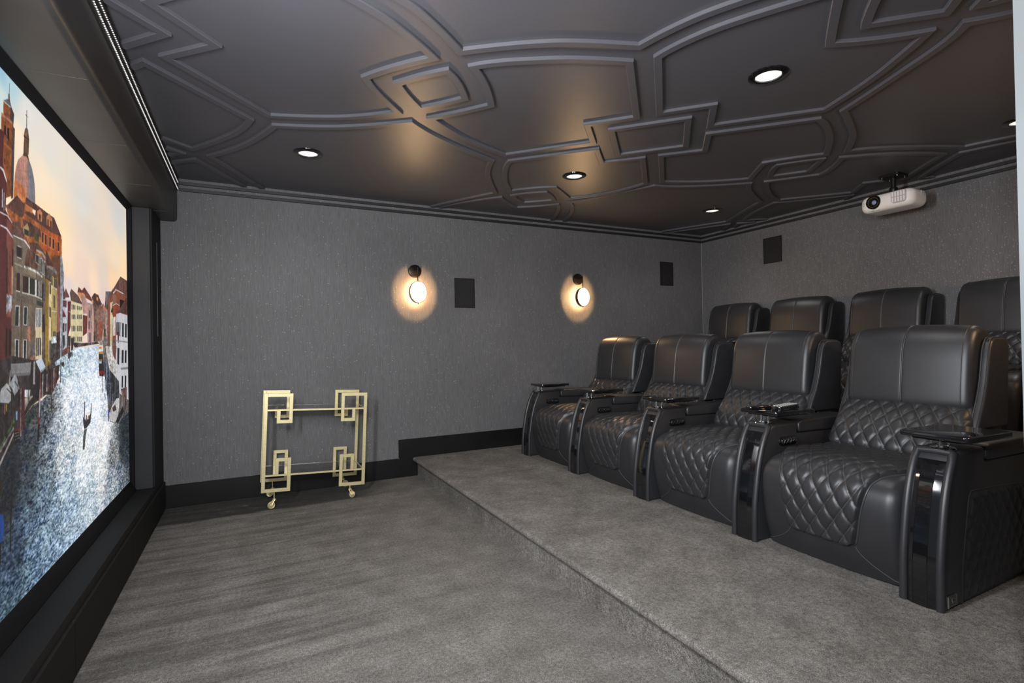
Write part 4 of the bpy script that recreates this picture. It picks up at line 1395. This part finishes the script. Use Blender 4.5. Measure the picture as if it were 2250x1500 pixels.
# ------------------------------------------------------------------ brass bar cart
def bar_cart():
    root = empty('bar_cart', (1.02, 4.39, 0.0))
    tag(root, 'brass bar cart with greek key corners, glass shelves and casters by the far wall', 'cart')
    ang = math.radians(2.7)
    O3 = Vector((0.643, 0, 0.122))

    def frame_pt(u, w, y):      # the cart stands slightly tilted, its right side a little lower
        return Vector((O3.x + u * math.cos(ang) + w * math.sin(ang) - 1.02, y - 4.39, O3.z - u * math.sin(ang) + w * math.cos(ang)))
    W, H, t = 0.742, 0.727, 0.025
    rot = Matrix.Rotation(ang, 3, 'Y')

    def bar(bm, u0, u1, w0, w1, y0, y1):
        vs = add_box(bm, u0, u1, y0, y1, w0, w1)
        for v in vs:
            v.co = frame_pt(v.co.x, v.co.z, v.co.y)
    zt, zl = 0.603, 0.122       # shelf heights in the frame
    for y in (4.205, 4.548):
        y1 = y + 0.014
        for side in (0, 1):
            def X(u):
                return u if side == 0 else W - u
            def add(bm, ua, ub, wa, wb):
                bar(bm, min(X(ua), X(ub)), max(X(ua), X(ub)), wa, wb, y, y1)
            bm = bmesh.new()
            add(bm, 0, t, 0.0, H)                                   # post
            add(bm, t, 0.197, H - t, H)                              # upper key
            add(bm, 0.172, 0.197, 0.505, H - t)
            add(bm, 0.088, 0.172, 0.505, 0.505 + t)
            add(bm, 0.088, 0.088 + t, 0.505 + t, zt)
            add(bm, t, 0.197, 0.0, t)                                # lower key
            add(bm, 0.172, 0.197, t, 0.248)
            add(bm, 0.088, 0.172, 0.248 - t, 0.248)
            add(bm, 0.088, 0.088 + t, zl + 0.006, 0.248 - t)
            bmesh.ops.recalc_face_normals(bm, faces=bm.faces)
            bevel_all(bm, 0.0012, 1)
            bm_obj('key_frame', bm, M['brass'], root, 30)
    for zz in (zt, zl):
        bm = bmesh.new()
        bar(bm, t, W - t, zz - 0.006, zz + 0.006, 4.206, 4.216)
        bar(bm, t, W - t, zz - 0.006, zz + 0.006, 4.551, 4.561)
        bar(bm, t - 0.012, t, zz - 0.006, zz + 0.006, 4.219, 4.548)
        bar(bm, W - t, W - t + 0.012, zz - 0.006, zz + 0.006, 4.219, 4.548)
        rail = bm_obj('shelf_rail', bm, M['brass'], root)
        bm = bmesh.new()
        bar(bm, t + 0.002, W - t - 0.002, zz + 0.0005, zz + 0.0065, 4.2165, 4.5505)
        bm_obj('glass_shelf', bm, M['glass'], rail)
    for u, y, sw in ((0.088, 4.212, 0.35), (0.630, 4.212, -0.9), (0.088, 4.555, 0.5), (0.630, 4.555, -0.6)):
        p = frame_pt(u, 0.0, y)
        cw = Vector((-0.022 * math.cos(sw) * (1 if u < 0.3 else -1), -0.022 * math.sin(abs(sw)), 0))
        if y > 4.5:
            cw.y = abs(cw.y) * 0.3
        bm = bmesh.new()
        add_tube(bm, [p + Vector((0, 0, 0.02)), (p.x, p.y, 0.060)], 0.0045, 10)
        for s in (-1, 1):        # fork
            nrm = Vector((-cw.y, cw.x, 0)).normalized() * 0.011 * s
            a, b = Vector((p.x, p.y, 0.064)) + nrm, Vector((p.x, p.y, 0.024)) + cw + nrm
            add_tube(bm, [a, (a + b) / 2 + Vector((0, 0, 0.004)), b], 0.0042, 6)
        add_tube(bm, [(p.x - 0.0, p.y, 0.058), (p.x, p.y, 0.069)], 0.013, 10)
        stem = bm_obj('caster', bm, M['brass'], root, 40)
        wb = bmesh.new()
        add_lathe(wb, [(0.0, -0.007), (0.010, -0.008), (0.012, -0.005), (0.020, -0.005), (0.024, -0.007), (0.0265, -0.004), (0.0265, 0.004), (0.024, 0.007), (0.020, 0.005), (0.012, 0.005), (0.010, 0.008), (0.0, 0.007)], (0, 0, 0), 'y', 28)
        d = Vector((cw.x, cw.y, 0)).normalized()
        R = Matrix(((d.x, -d.y, 0), (d.y, d.x, 0), (0, 0, 1))).to_4x4()
        bmesh.ops.transform(wb, matrix=Matrix.Translation((p.x + cw.x, p.y + cw.y, 0.0265)) @ R, verts=wb.verts)
        bm_obj('wheel', wb, M['brass'], stem, 30)


bar_cart()

# ------------------------------------------------------------------ leather recliners
# local frame: x towards the back of the seat, y across (0 = outer face of the near arm position), z up
def resample(pts, n, smooth=True):
    """smooth curve of n points through 2-D control points (Catmull-Rom, uniform arc length)"""
    P = np.array(pts, float)
    if smooth:
        Q = np.vstack([2 * P[0] - P[1], P, 2 * P[-1] - P[-2]])
        out = []
        for i in range(1, len(Q) - 2):
            for k in range(16):
                t = k / 16.0
                a, b, c, d = Q[i - 1], Q[i], Q[i + 1], Q[i + 2]
                out.append(0.5 * (2 * b + (c - a) * t + (2 * a - 5 * b + 4 * c - d) * t * t + (3 * b - a - 3 * c + d) * t ** 3))
        out.append(P[-1])
        P = np.array(out)
    s = np.concatenate([[0], np.cumsum(np.linalg.norm(np.diff(P, axis=0), axis=1))])
    t = np.linspace(0, s[-1], n)
    return np.stack([np.interp(t, s, P[:, 0]), np.interp(t, s, P[:, 1])], 1), t


def normals2(P):
    d = np.gradient(P, axis=0)
    d /= np.linalg.norm(d, axis=1, keepdims=True) + 1e-9
    return np.stack([-d[:, 1], d[:, 0]], 1)          # left-hand normal


def edge_drop(y, y0, y1, R):
    """how far a cushion surface falls back towards its side edges"""
    d = np.minimum(y - y0, y1 - y)
    k = np.clip(1 - d / R, 0, 1)
    return R * (1 - np.sqrt(np.clip(1 - k * k, 0, 1)))


def quilt_height(S, Y, w, h, amp):
    a, b = S / h + Y / w, S / h - Y / w
    p = np.abs(np.sin(np.pi * a)) * np.abs(np.sin(np.pi * b))
    lo = np.minimum(np.abs(np.sin(np.pi * a)), np.abs(np.sin(np.pi * b)))
    return amp * (1 - (1 - p) ** 2.2) ** 0.5, lo


def grid_obj(name, P, mat, parent, seam=None):
    V, F = grid_mesh(P)
    me = bpy.data.meshes.new(name)
    me.from_pydata([tuple(map(float, v)) for v in V], [], F)
    if seam is not None:
        at = me.attributes.new('seam', 'FLOAT', 'POINT')
        at.data.foreach_set('value', np.ascontiguousarray(seam.ravel(), np.float32))
    return link_mesh(name, me, mat, parent, 0)


SEAT_PROF = [(0.072, 0.012), (0.044, 0.10), (0.026, 0.19), (0.019, 0.283), (0.027, 0.355), (0.052, 0.396), (0.098, 0.424), (0.165, 0.436), (0.30, 0.437), (0.48, 0.430), (0.64, 0.425)]
SY0, SY1 = 0.152, 0.778
SYC = 0.467


def seat_surface(y, n=110):
    P, s = resample(SEAT_PROF, n)
    N = normals2(P)          # path climbs the front then runs back: left normal points forward / up
    return P, N, s


def make_recliner():
    root = empty('recliner')
    P, N, s = seat_surface(0)
    # --- seat cushion
    ys = np.concatenate([SY0 + 0.05 * (1 - np.cos(np.linspace(0, np.pi / 2, 9))), np.linspace(SY0 + 0.06, SY1 - 0.06, 24), SY1 - 0.05 * (1 - np.cos(np.linspace(np.pi / 2, 0, 9)))])
    Sg, Yg = np.meshgrid(s, ys, indexing='ij')
    drop = edge_drop(Yg, SY0, SY1, 0.048)
    crown = 0.014 * (1 - ((Yg - SYC) / 0.313) ** 2)
    off = crown - drop
    G = np.stack([P[:, 0][:, None] + N[:, 0][:, None] * off, Yg, P[:, 1][:, None] + N[:, 1][:, None] * off], -1)
    seat = grid_obj('seat', G, M['leather'], root)
    # --- quilted panel laid over the seat, wide on top and tapering down the front
    hw_s = [0.118, 0.126, 0.140, 0.18, 0.30, 0.40, 0.455, 0.50, 0.545, 0.60, 1.00]
    hw_v = [0.095, 0.128, 0.150, 0.160, 0.182, 0.205, 0.232, 0.262, 0.283, 0.291, 0.291]
    nq, mq = 150, 120
    PQ, sq = resample(SEAT_PROF, 600)
    NQ = normals2(PQ)
    sg = np.linspace(0.118, min(0.96, sq[-1] - 0.01), nq)
    px, pz = np.interp(sg, sq, PQ[:, 0]), np.interp(sg, sq, PQ[:, 1])
    nx, nz = np.interp(sg, sq, NQ[:, 0]), np.interp(sg, sq, NQ[:, 1])
    hw = np.interp(sg, hw_s, hw_v)
    T = np.linspace(-1, 1, mq)
    Yq = SYC + hw[:, None] * T[None, :]
    Sq = np.repeat(sg[:, None], mq, 1)
    q, lo = quilt_height(Sq, Yq - SYC, 0.074, 0.110, 0.0105)
    e = np.minimum((1 - np.abs(T))[None, :] * hw[:, None] / 0.012, (Sq - 0.118) / 0.012)
    e = np.clip(e, 0, 1)
    q = q * (0.35 + 0.65 * e)
    off = 0.014 * (1 - ((Yq - SYC) / 0.313) ** 2) - edge_drop(Yq, SY0, SY1, 0.048) + 0.0095 * np.sqrt(e) - 0.003 * (1 - e) + q * e + 0.002
    G = np.stack([px[:, None] + nx[:, None] * off, Yq, pz[:, None] + nz[:, None] * off], -1)
    sq_ = grid_obj('seat_quilt', G, M['quilt'], root, np.where(e > 0.6, lo, 1.0))
    # piping round the quilt
    bm = bmesh.new()
    left = [(G[i, 0]) for i in range(nq - 1, -1, -2)]
    bot = [G[0, j] for j in range(2, mq - 2, 4)]
    right = [G[i, -1] for i in range(0, nq, 2)]
    add_tube(bm, [tuple(p) for p in left + bot + right], 0.0052, 8)
    bm_obj('piping', bm, M['pipe'], sq_, 60)
    # two seams running from the quilt's lower corners to the bottom of the footrest
    def seat_pt(sv, y, lift=0.001):
        o_ = 0.014 * (1 - ((y - SYC) / 0.313) ** 2) - float(edge_drop(np.array(y), SY0, SY1, 0.048)) + lift
        return (float(np.interp(sv, sq, PQ[:, 0]) + np.interp(sv, sq, NQ[:, 0]) * o_), y, float(np.interp(sv, sq, PQ[:, 1]) + np.interp(sv, sq, NQ[:, 1]) * o_))
    for sg_ in (-1, 1):
        pts = []
        for k in range(12):
            t = k / 11.0
            pts.append(seat_pt(0.125 - 0.115 * t ** 0.8, SYC + sg_ * (0.146 + 0.145 * t ** 1.25)))
        tube('seam', pts, 0.0013, M['thread'], seat, None and 5 or 5)
    # --- lumbar cushion
    LP = [(0.60, 0.425), (0.556, 0.432), (0.540, 0.462), (0.556, 0.505), (0.594, 0.560), (0.640, 0.615), (0.690, 0.662), (0.740, 0.700)]
    nl, ml = 120, 130
    PL, sl = resample(LP, nl)
    NL = normals2(PL) * np.array([1, 1])
    NL = np.where((NL[:, :1] > 0) & (NL[:, 1:] < 0.2), -NL, NL)
    y0, y1 = 0.166, 0.768
    Yl = np.repeat(np.linspace(y0, y1, ml)[None, :], nl, 0)
    Sl = np.repeat(sl[:, None], ml, 1)
    q, lo = quilt_height(Sl + 0.02, Yl - SYC, 0.074, 0.110, 0.0105)
    e = np.clip(np.minimum(np.minimum(Yl - y0, y1 - Yl) / 0.02, np.minimum(Sl - 0.03, 9) / 0.02), 0, 1)
    off = 0.030 * (1 - ((Yl - SYC) / 0.301) ** 2) * np.sin(np.pi * np.clip(Sl / sl[-1], 0, 1)) ** 0.6 - edge_drop(Yl, y0, y1, 0.05) + q * e - 0.012
    G = np.stack([PL[:, 0][:, None] - np.abs(NL[:, 0])[:, None] * off, Yl, PL[:, 1][:, None] + NL[:, 1][:, None] * off], -1)
    grid_obj('lumbar_quilt', G, M['quilt'], root, np.where(e > 0.6, lo, 1.0))
    # --- headrest: thick cushion with soft edges, front bulge and a centre seam
    HP = [(0.712, 0.668), (0.703, 0.690), (0.708, 0.760), (0.718, 0.840), (0.730, 0.920), (0.750, 0.985), (0.782, 1.030), (0.825, 1.050), (0.872, 1.048), (0.915, 1.025), (0.935, 0.985), (0.940, 0.80), (0.935, 0.655)]
    nh = 72
    PH, sh = resample(HP, nh)
    NH = normals2(PH)
    c = np.array([0.83, 0.84])
    y0, y1 = 0.190, 0.742
    yh = np.concatenate([y0 + 0.030 * (1 - np.cos(np.linspace(0, np.pi / 2, 9))), np.linspace(y0 + 0.036, SYC - 0.008, 16), np.linspace(SYC - 0.006, SYC + 0.006, 9), np.linspace(SYC + 0.008, y1 - 0.036, 16), y1 - 0.030 * (1 - np.cos(np.linspace(np.pi / 2, 0, 9)))])
    Yh = np.repeat(yh[None, :], nh, 0)
    mid = (y0 + y1) / 2
    front = np.clip(1 - np.maximum(sh - 0.44, 0) / 0.06, 0, 1)[:, None]
    bul = 0.016 * (1 - ((Yh - mid) / 0.28) ** 2)
    crease = -0.0045 * np.exp(-((Yh - SYC) / 0.0035) ** 2) * front
    off = bul + crease - edge_drop(Yh, y0, y1, 0.030)
    G = np.stack([PH[:, 0][:, None] + NH[:, 0][:, None] * off, Yh, PH[:, 1][:, None] + NH[:, 1][:, None] * off], -1)
    V, F = grid_mesh(G)
    V = list(map(tuple, V))
    for j in (0, len(yh) - 1):
        F.append(tuple(i * len(yh) + j for i in range(nh)))
    F.append(tuple(j for j in range(len(yh))))
    head = mesh_obj('headrest', V, F, M['leather'], root, 55)
    jc = int(np.argmin(np.abs(yh - SYC)))
    tube('seam', [tuple(G[i, jc] + np.array([NH[i, 0], 0, NH[i, 1]]) * 0.0010) for i in range(2, 46)], 0.0016, M['thread'], head, 5)
    for j in (9, len(yh) - 10):
        tube('piping', [tuple(G[i, j] + np.array([NH[i, 0], 0, NH[i, 1]]) * 0.0005) for i in range(1, 56)], 0.0022, M['pipe'], head, 6)
    # --- side wings of the back
    WP = [(0.668, 0.580), (0.700, 0.645), (0.737, 0.712), (0.768, 0.790), (0.788, 0.870), (0.804, 0.940), (0.826, 0.982), (0.858, 0.997), (0.960, 0.996), (0.990, 0.985), (1.000, 0.950), (0.985, 0.790), (0.968, 0.580)]
    for ya, yb in ((0.150, 0.190), (0.738, 0.776)):
        w = prism('wing', WP, 'y', ya, yb, M['leather'], root, 0.012, 3, 50)
        cv, _ = resample(WP[:9], 40)
        for yy in (ya + 0.010, yb - 0.010):
            tube('piping', [(p[0] - 0.001, yy, p[1] + 0.0005) for p in cv], 0.0028, M['pipe'], w, 6)
    # --- back shell and base
    prism('back_shell', [(0.66, 0.05), (0.90, 0.05), (0.955, 0.30), (0.962, 0.70), (0.945, 0.93), (0.90, 0.98), (0.86, 0.95), (0.82, 0.62), (0.66, 0.40)], 'y', 0.170, 0.764, M['leather'], root, 0.015, 2, 45)
    box('base', 0.09, 0.70, 0.165, 0.765, 0.0, 0.06, M['black'], root, 0.004, 1)
    make_arm(root, 0.780, 'arm')
    return root


ARM_FRONT = [(0.004, 0.0), (0.007, 0.132), (0.018, 0.233), (0.046, 0.381), (0.082, 0.487), (0.120, 0.556)]


def make_arm(root, ya, name, tray=(0.262, 0.062, -3.0), control=True, quilt=False):
    W = 0.150
    f, _ = resample(ARM_FRONT, 22)
    body = [tuple(p) for p in f] + [(0.140, 0.567), (0.160, 0.570), (0.338, 0.572), (0.338, 0.515), (0.86, 0.505), (0.90, 0.47), (0.90, 0.0)]
    arm = prism(name, body, 'y', ya + 0.001, ya + W - 0.001, M['leather'], root, 0.014, 3, 45)
    NF = normals2(f)
    # leather roll framing the lacquer panel
    def fp(i, y, o=0.0):
        return (f[i, 0] + NF[i, 0] * o, y, f[i, 1] + NF[i, 1] * o)
    r = 0.0150
    bm = bmesh.new()
    path = [fp(i, ya + r, -0.003) for i in range(0, 22)]
    path[-1] = (path[-1][0] + 0.004, path[-1][1] + 0.002, path[-1][2] + 0.006)
    path += [(0.128, ya + 0.022, 0.5635), (0.129, ya + W / 2, 0.5645), (0.128, ya + W - 0.022, 0.5635)]
    p2 = [fp(i, ya + W - r, -0.003) for i in range(21, -1, -1)]
    p2[0] = (p2[0][0] + 0.004, p2[0][1] - 0.002, p2[0][2] + 0.006)
    add_tube(bm, path + p2, r, 10)
    bm_obj('front_roll', bm, M['leather'], arm, 60)
    # glossy panel with bevelled margins
    rows = list(range(0, 21))
    prof = [(0.022, -0.004), (0.026, 0.001), (0.050, 0.0115), (0.0515, 0.0105), (0.0535, 0.0118), (0.0965, 0.0118), (0.0985, 0.0105), (0.100, 0.0115), (0.124, 0.001), (0.128, -0.004)]
    P = []
    for ri, i in enumerate(rows):
        top = 1.0
        if ri >= len(rows) - 2:
            top = (len(rows) - 1 - ri) * 0.5
        P.append([fp(i, ya + y, o * (top if o > 0 else 1)) for y, o in prof])
    V, F = grid_mesh(np.array(P))
    mesh_obj('lacquer_panel', V, F, M['gloss'], arm, 25)
    # armrest pad
    pad = [(0.344, 0.530), (0.350, 0.518), (0.365, 0.5145), (0.60, 0.509), (0.86, 0.507), (0.872, 0.512), (0.868, 0.560), (0.855, 0.573), (0.62, 0.577), (0.375, 0.579), (0.352, 0.574), (0.344, 0.560)]
    prism('armrest_pad', pad, 'y', ya - 0.003, ya + W + 0.003, M['leather'], arm, 0.010, 3, 50)
    # swivel tray
    cx, cy, rot = tray
    hw, hd = 0.1175, 0.147
    tr = prism('tray', [(x, y) for x, y in rounded_rect(0, 0, 2 * hd, 2 * hw, 0.020)], 'z', 0.0, 0.020, M['gloss'], root, 0.003, 2, 40)
    tr.location = (cx, ya + cy, 0.6215)
    tr.rotation_euler = (0, 0, math.radians(rot))
    prism('tray_rim', rounded_rect(0, 0, 2 * hd - 0.05, 2 * hw - 0.05, 0.02), 'z', -0.009, 0.001, M['gloss'], tr, 0.002, 1, 40)
    px, py = 0.150, 0.060
    pd = lathe('tray_post', [(0.0, 0.0), (0.042, 0.0), (0.043, 0.004), (0.040, 0.008), (0.022, 0.009), (0.020, 0.014), (0.0, 0.014)], (px, ya + py, 0.5705), 'z', M['chrome'], root, 36)
    bm = bmesh.new()
    add_lathe(bm, [(0.0, 0.0), (0.0075, 0.0), (0.0075, 0.036), (0.0, 0.036)], (px - 0.012, ya + py + 0.004, 0.580), 'z', 18)
    add_lathe(bm, [(0.0, 0.0), (0.010, 0.0), (0.010, 0.006), (0.006, 0.008), (0.006, 0.034), (0.0, 0.034)], (px + 0.018, ya + py - 0.012, 0.580), 'z', 18)
    bm_obj('pin', bm, M['chrome'], pd, 40)
    if control:
        cp = prism('control_panel', rounded_rect(0.252, 0.481, 0.138, 0.046, 0.022, 8), 'y', ya - 0.005, ya + 0.004, M['gloss'], arm, 0.002, 2, 40)
        for k, (x, rr) in enumerate(((0.209, 0.0125), (0.2345, 0.0125), (0.260, 0.0125), (0.284, 0.0085), (0.303, 0.0085))):
            bm = bmesh.new()
            add_lathe(bm, [(rr * 0.62, -0.002), (rr * 0.70, -0.005), (rr * 0.92, -0.005), (rr, -0.002), (rr, 0.001), (rr * 0.62, 0.001)], (x, ya - 0.005, 0.482), 'y', 24)
            if k == 3:
                add_box(bm, x - 0.002, x + 0.002, ya - 0.0075, ya - 0.005, 0.477, 0.487)
            bm_obj('button', bm, M['chrome'], cp, 40)
    if quilt:
        # quilted inset on the outer side
        nz_, nx_ = 90, 130
        zz = np.linspace(0.006, 1, nz_)
        Zt = lambda x: np.interp(x, [0.12, 0.20, 0.215, 0.42, 0.66, 0.89], [0.40, 0.405, 0.414, 0.404, 0.386, 0.368])
        Xl = lambda z: np.interp(z, [0.0, 0.13, 0.28, 0.41], [0.126, 0.137, 0.171, 0.205])
        P = np.zeros((nz_, nx_, 3)); lo_ = np.zeros((nz_, nx_))
        for i in range(nz_):
            t = i / (nz_ - 1)
            for j in range(nx_):
                u = j / (nx_ - 1)
                z = 0.008 + t * (0.40 - 0.008)
                x = Xl(z) * (1 - u) + 0.885 * u
                z = 0.008 + t * (Zt(x) - 0.008)
                P[i, j] = (x, 0, z)
        q, lo = quilt_height(P[..., 2], P[..., 0], 0.070, 0.100, 0.008)
        ii = np.linspace(0, 1, nz_)[:, None]; jj = np.linspace(0, 1, nx_)[None, :]
        e = np.clip(np.minimum(np.minimum(ii, 1 - ii) / 0.05, np.minimum(jj, 1 - jj) / 0.03), 0, 1)
        P[..., 1] = ya + 0.0035 - 0.004 * e - q * e
        sqp = grid_obj('side_quilt', P[::-1], M['quilt'], arm, np.where(e[::-1] > 0.9, lo[::-1], 1.0))
        bd = [tuple(P[i, 0]) for i in range(0, nz_, 3)] + [tuple(P[-1, j]) for j in range(2, nx_, 3)]
        tube('piping', [(x, y - 0.002, z) for x, y, z in bd], 0.0032, M['pipe'], sqp, 6)
        # chrome badge: framed square with a scribble-like emblem and a line of small marks
        bd = box('badge', 0.014, 0.074, ya - 0.0045, ya + 0.002, 0.016, 0.058, simple('badge_plate', (0.075, 0.072, 0.068), 0.3, 0.6), arm, 0.001, 1)
        bd['label'] = 'small chrome badge'
        bm = bmesh.new()
        add_box(bm, 0.014, 0.017, ya - 0.0062, ya - 0.0040, 0.016, 0.058)
        add_box(bm, 0.071, 0.074, ya - 0.0062, ya - 0.0040, 0.020, 0.058)
        add_tube(bm, [(0.020, ya - 0.0050, 0.038), (0.028, ya - 0.0055, 0.035), (0.033, ya - 0.0055, 0.046), (0.037, ya - 0.0055, 0.050), (0.041, ya - 0.0055, 0.038), (0.045, ya - 0.0055, 0.029)], 0.0014, 5)
        add_tube(bm, [(0.036, ya - 0.0055, 0.051), (0.050, ya - 0.0055, 0.046), (0.060, ya - 0.0055, 0.044), (0.071, ya - 0.0055, 0.040)], 0.0013, 5)
        add_tube(bm, [(0.056, ya - 0.0055, 0.036), (0.063, ya - 0.0055, 0.038), (0.060, ya - 0.0055, 0.031), (0.067, ya - 0.0055, 0.029)], 0.0012, 5)
        for k in range(7):
            x = 0.021 + 0.0066 * k
            add_tube(bm, [(x, ya - 0.0050, 0.0205), (x + 0.0018, ya - 0.0052, 0.0255), (x + 0.0038, ya - 0.0050, 0.0210)], 0.0007, 4)
        bm_obj('emblem', bm, M['chrome'], bd, 40)
    return arm


def end_arm(root, quilt):
    make_arm(root, 0.0, 'arm', (0.190, 0.036, -4.5), False, quilt)


FRONT = [(3, 'far end recliner of the front row, by the sconce wall, warm light on its headrest'),
         (2, 'second front row recliner from the sconce wall, warm light on its quilted seat'),
         (1, 'front row recliner with two remote controls on the tray beside it'),
         (0, 'nearest front row recliner, with the quilted outer arm and small chrome badge')]
REAR = [(3, 'far end recliner of the raised rear row, in the corner by the sconce wall'),
        (2, 'second rear row recliner from the sconce wall, against the back wall'),
        (1, 'third rear row recliner from the sconce wall, below the projector'),
        (0, 'nearest rear row recliner, in shadow and partly cut off at the door edge')]
ROW1, ROW2 = (2.8206, 0.972, HS, 0.780), (4.56, 1.185, H2, 0.780)
proto = make_recliner()
first = True
trees = []
for row, specs, grp in ((ROW1, FRONT, 'front row recliners'), (ROW2, REAR, 'rear row recliners')):
    for k, lab in specs:
        o = proto if first else copy_tree(proto)
        first = False
        o.location = (row[0], row[1] + row[3] * k, row[2])
        tag(o, lab, 'recliner', grp)
        trees.append((o, k, grp))
for o, k, grp in trees:
    if k == 0:
        end_arm(o, grp.startswith('front'))
    if grp.startswith('rear'):
        pass


# ------------------------------------------------------------------ the two remote controls on the third tray
def remote(label, x, y, z, rz, L, w, h, white):
    root = empty('remote_control', (x, y, z), rz)
    tag(root, label, 'remote control')
    prism('body', rounded_rect(0, 0, L, w, w * 0.30, 5), 'z', 0.0, h, M['gloss'], root, 0.003, 2, 40)
    if white:
        for i in range(8):
            for j in range(3):
                bx, by = -L / 2 + 0.026 + i * 0.0235, (j - 1) * 0.0165
                prism('button', rounded_rect(bx, by, 0.017, 0.0115, 0.004, 3), 'z', h - 0.0005, h + 0.0035, M['button'], root, 0, 1, 40)
    else:
        for i in range(4):
            for j in range(2):
                bx, by = -L / 2 + 0.045 + i * 0.018, (j - 0.5) * 0.016
                lathe('button', [(0.0045, 0.0), (0.0045, 0.002), (0.0, 0.0028)], (bx, by, h - 0.0003), 'z', M['black'], root, 12)
        lathe('power_button', [(0.004, 0.0), (0.004, 0.0025), (0.0, 0.003)], (L / 2 - 0.016, -0.008, h - 0.0003), 'z', M['red'], root, 12)['label'] = 'red power button'


zt = HS + 0.6215 + 0.0202
remote('thick black remote control with pale buttons lying on the swivel tray', 3.088, 1.773, zt, math.radians(11), 0.205, 0.062, 0.021, True)
remote('slim black remote control with a red power button, behind the one with pale buttons', 2.995, 1.853, zt, math.radians(-14), 0.145, 0.042, 0.015, False)
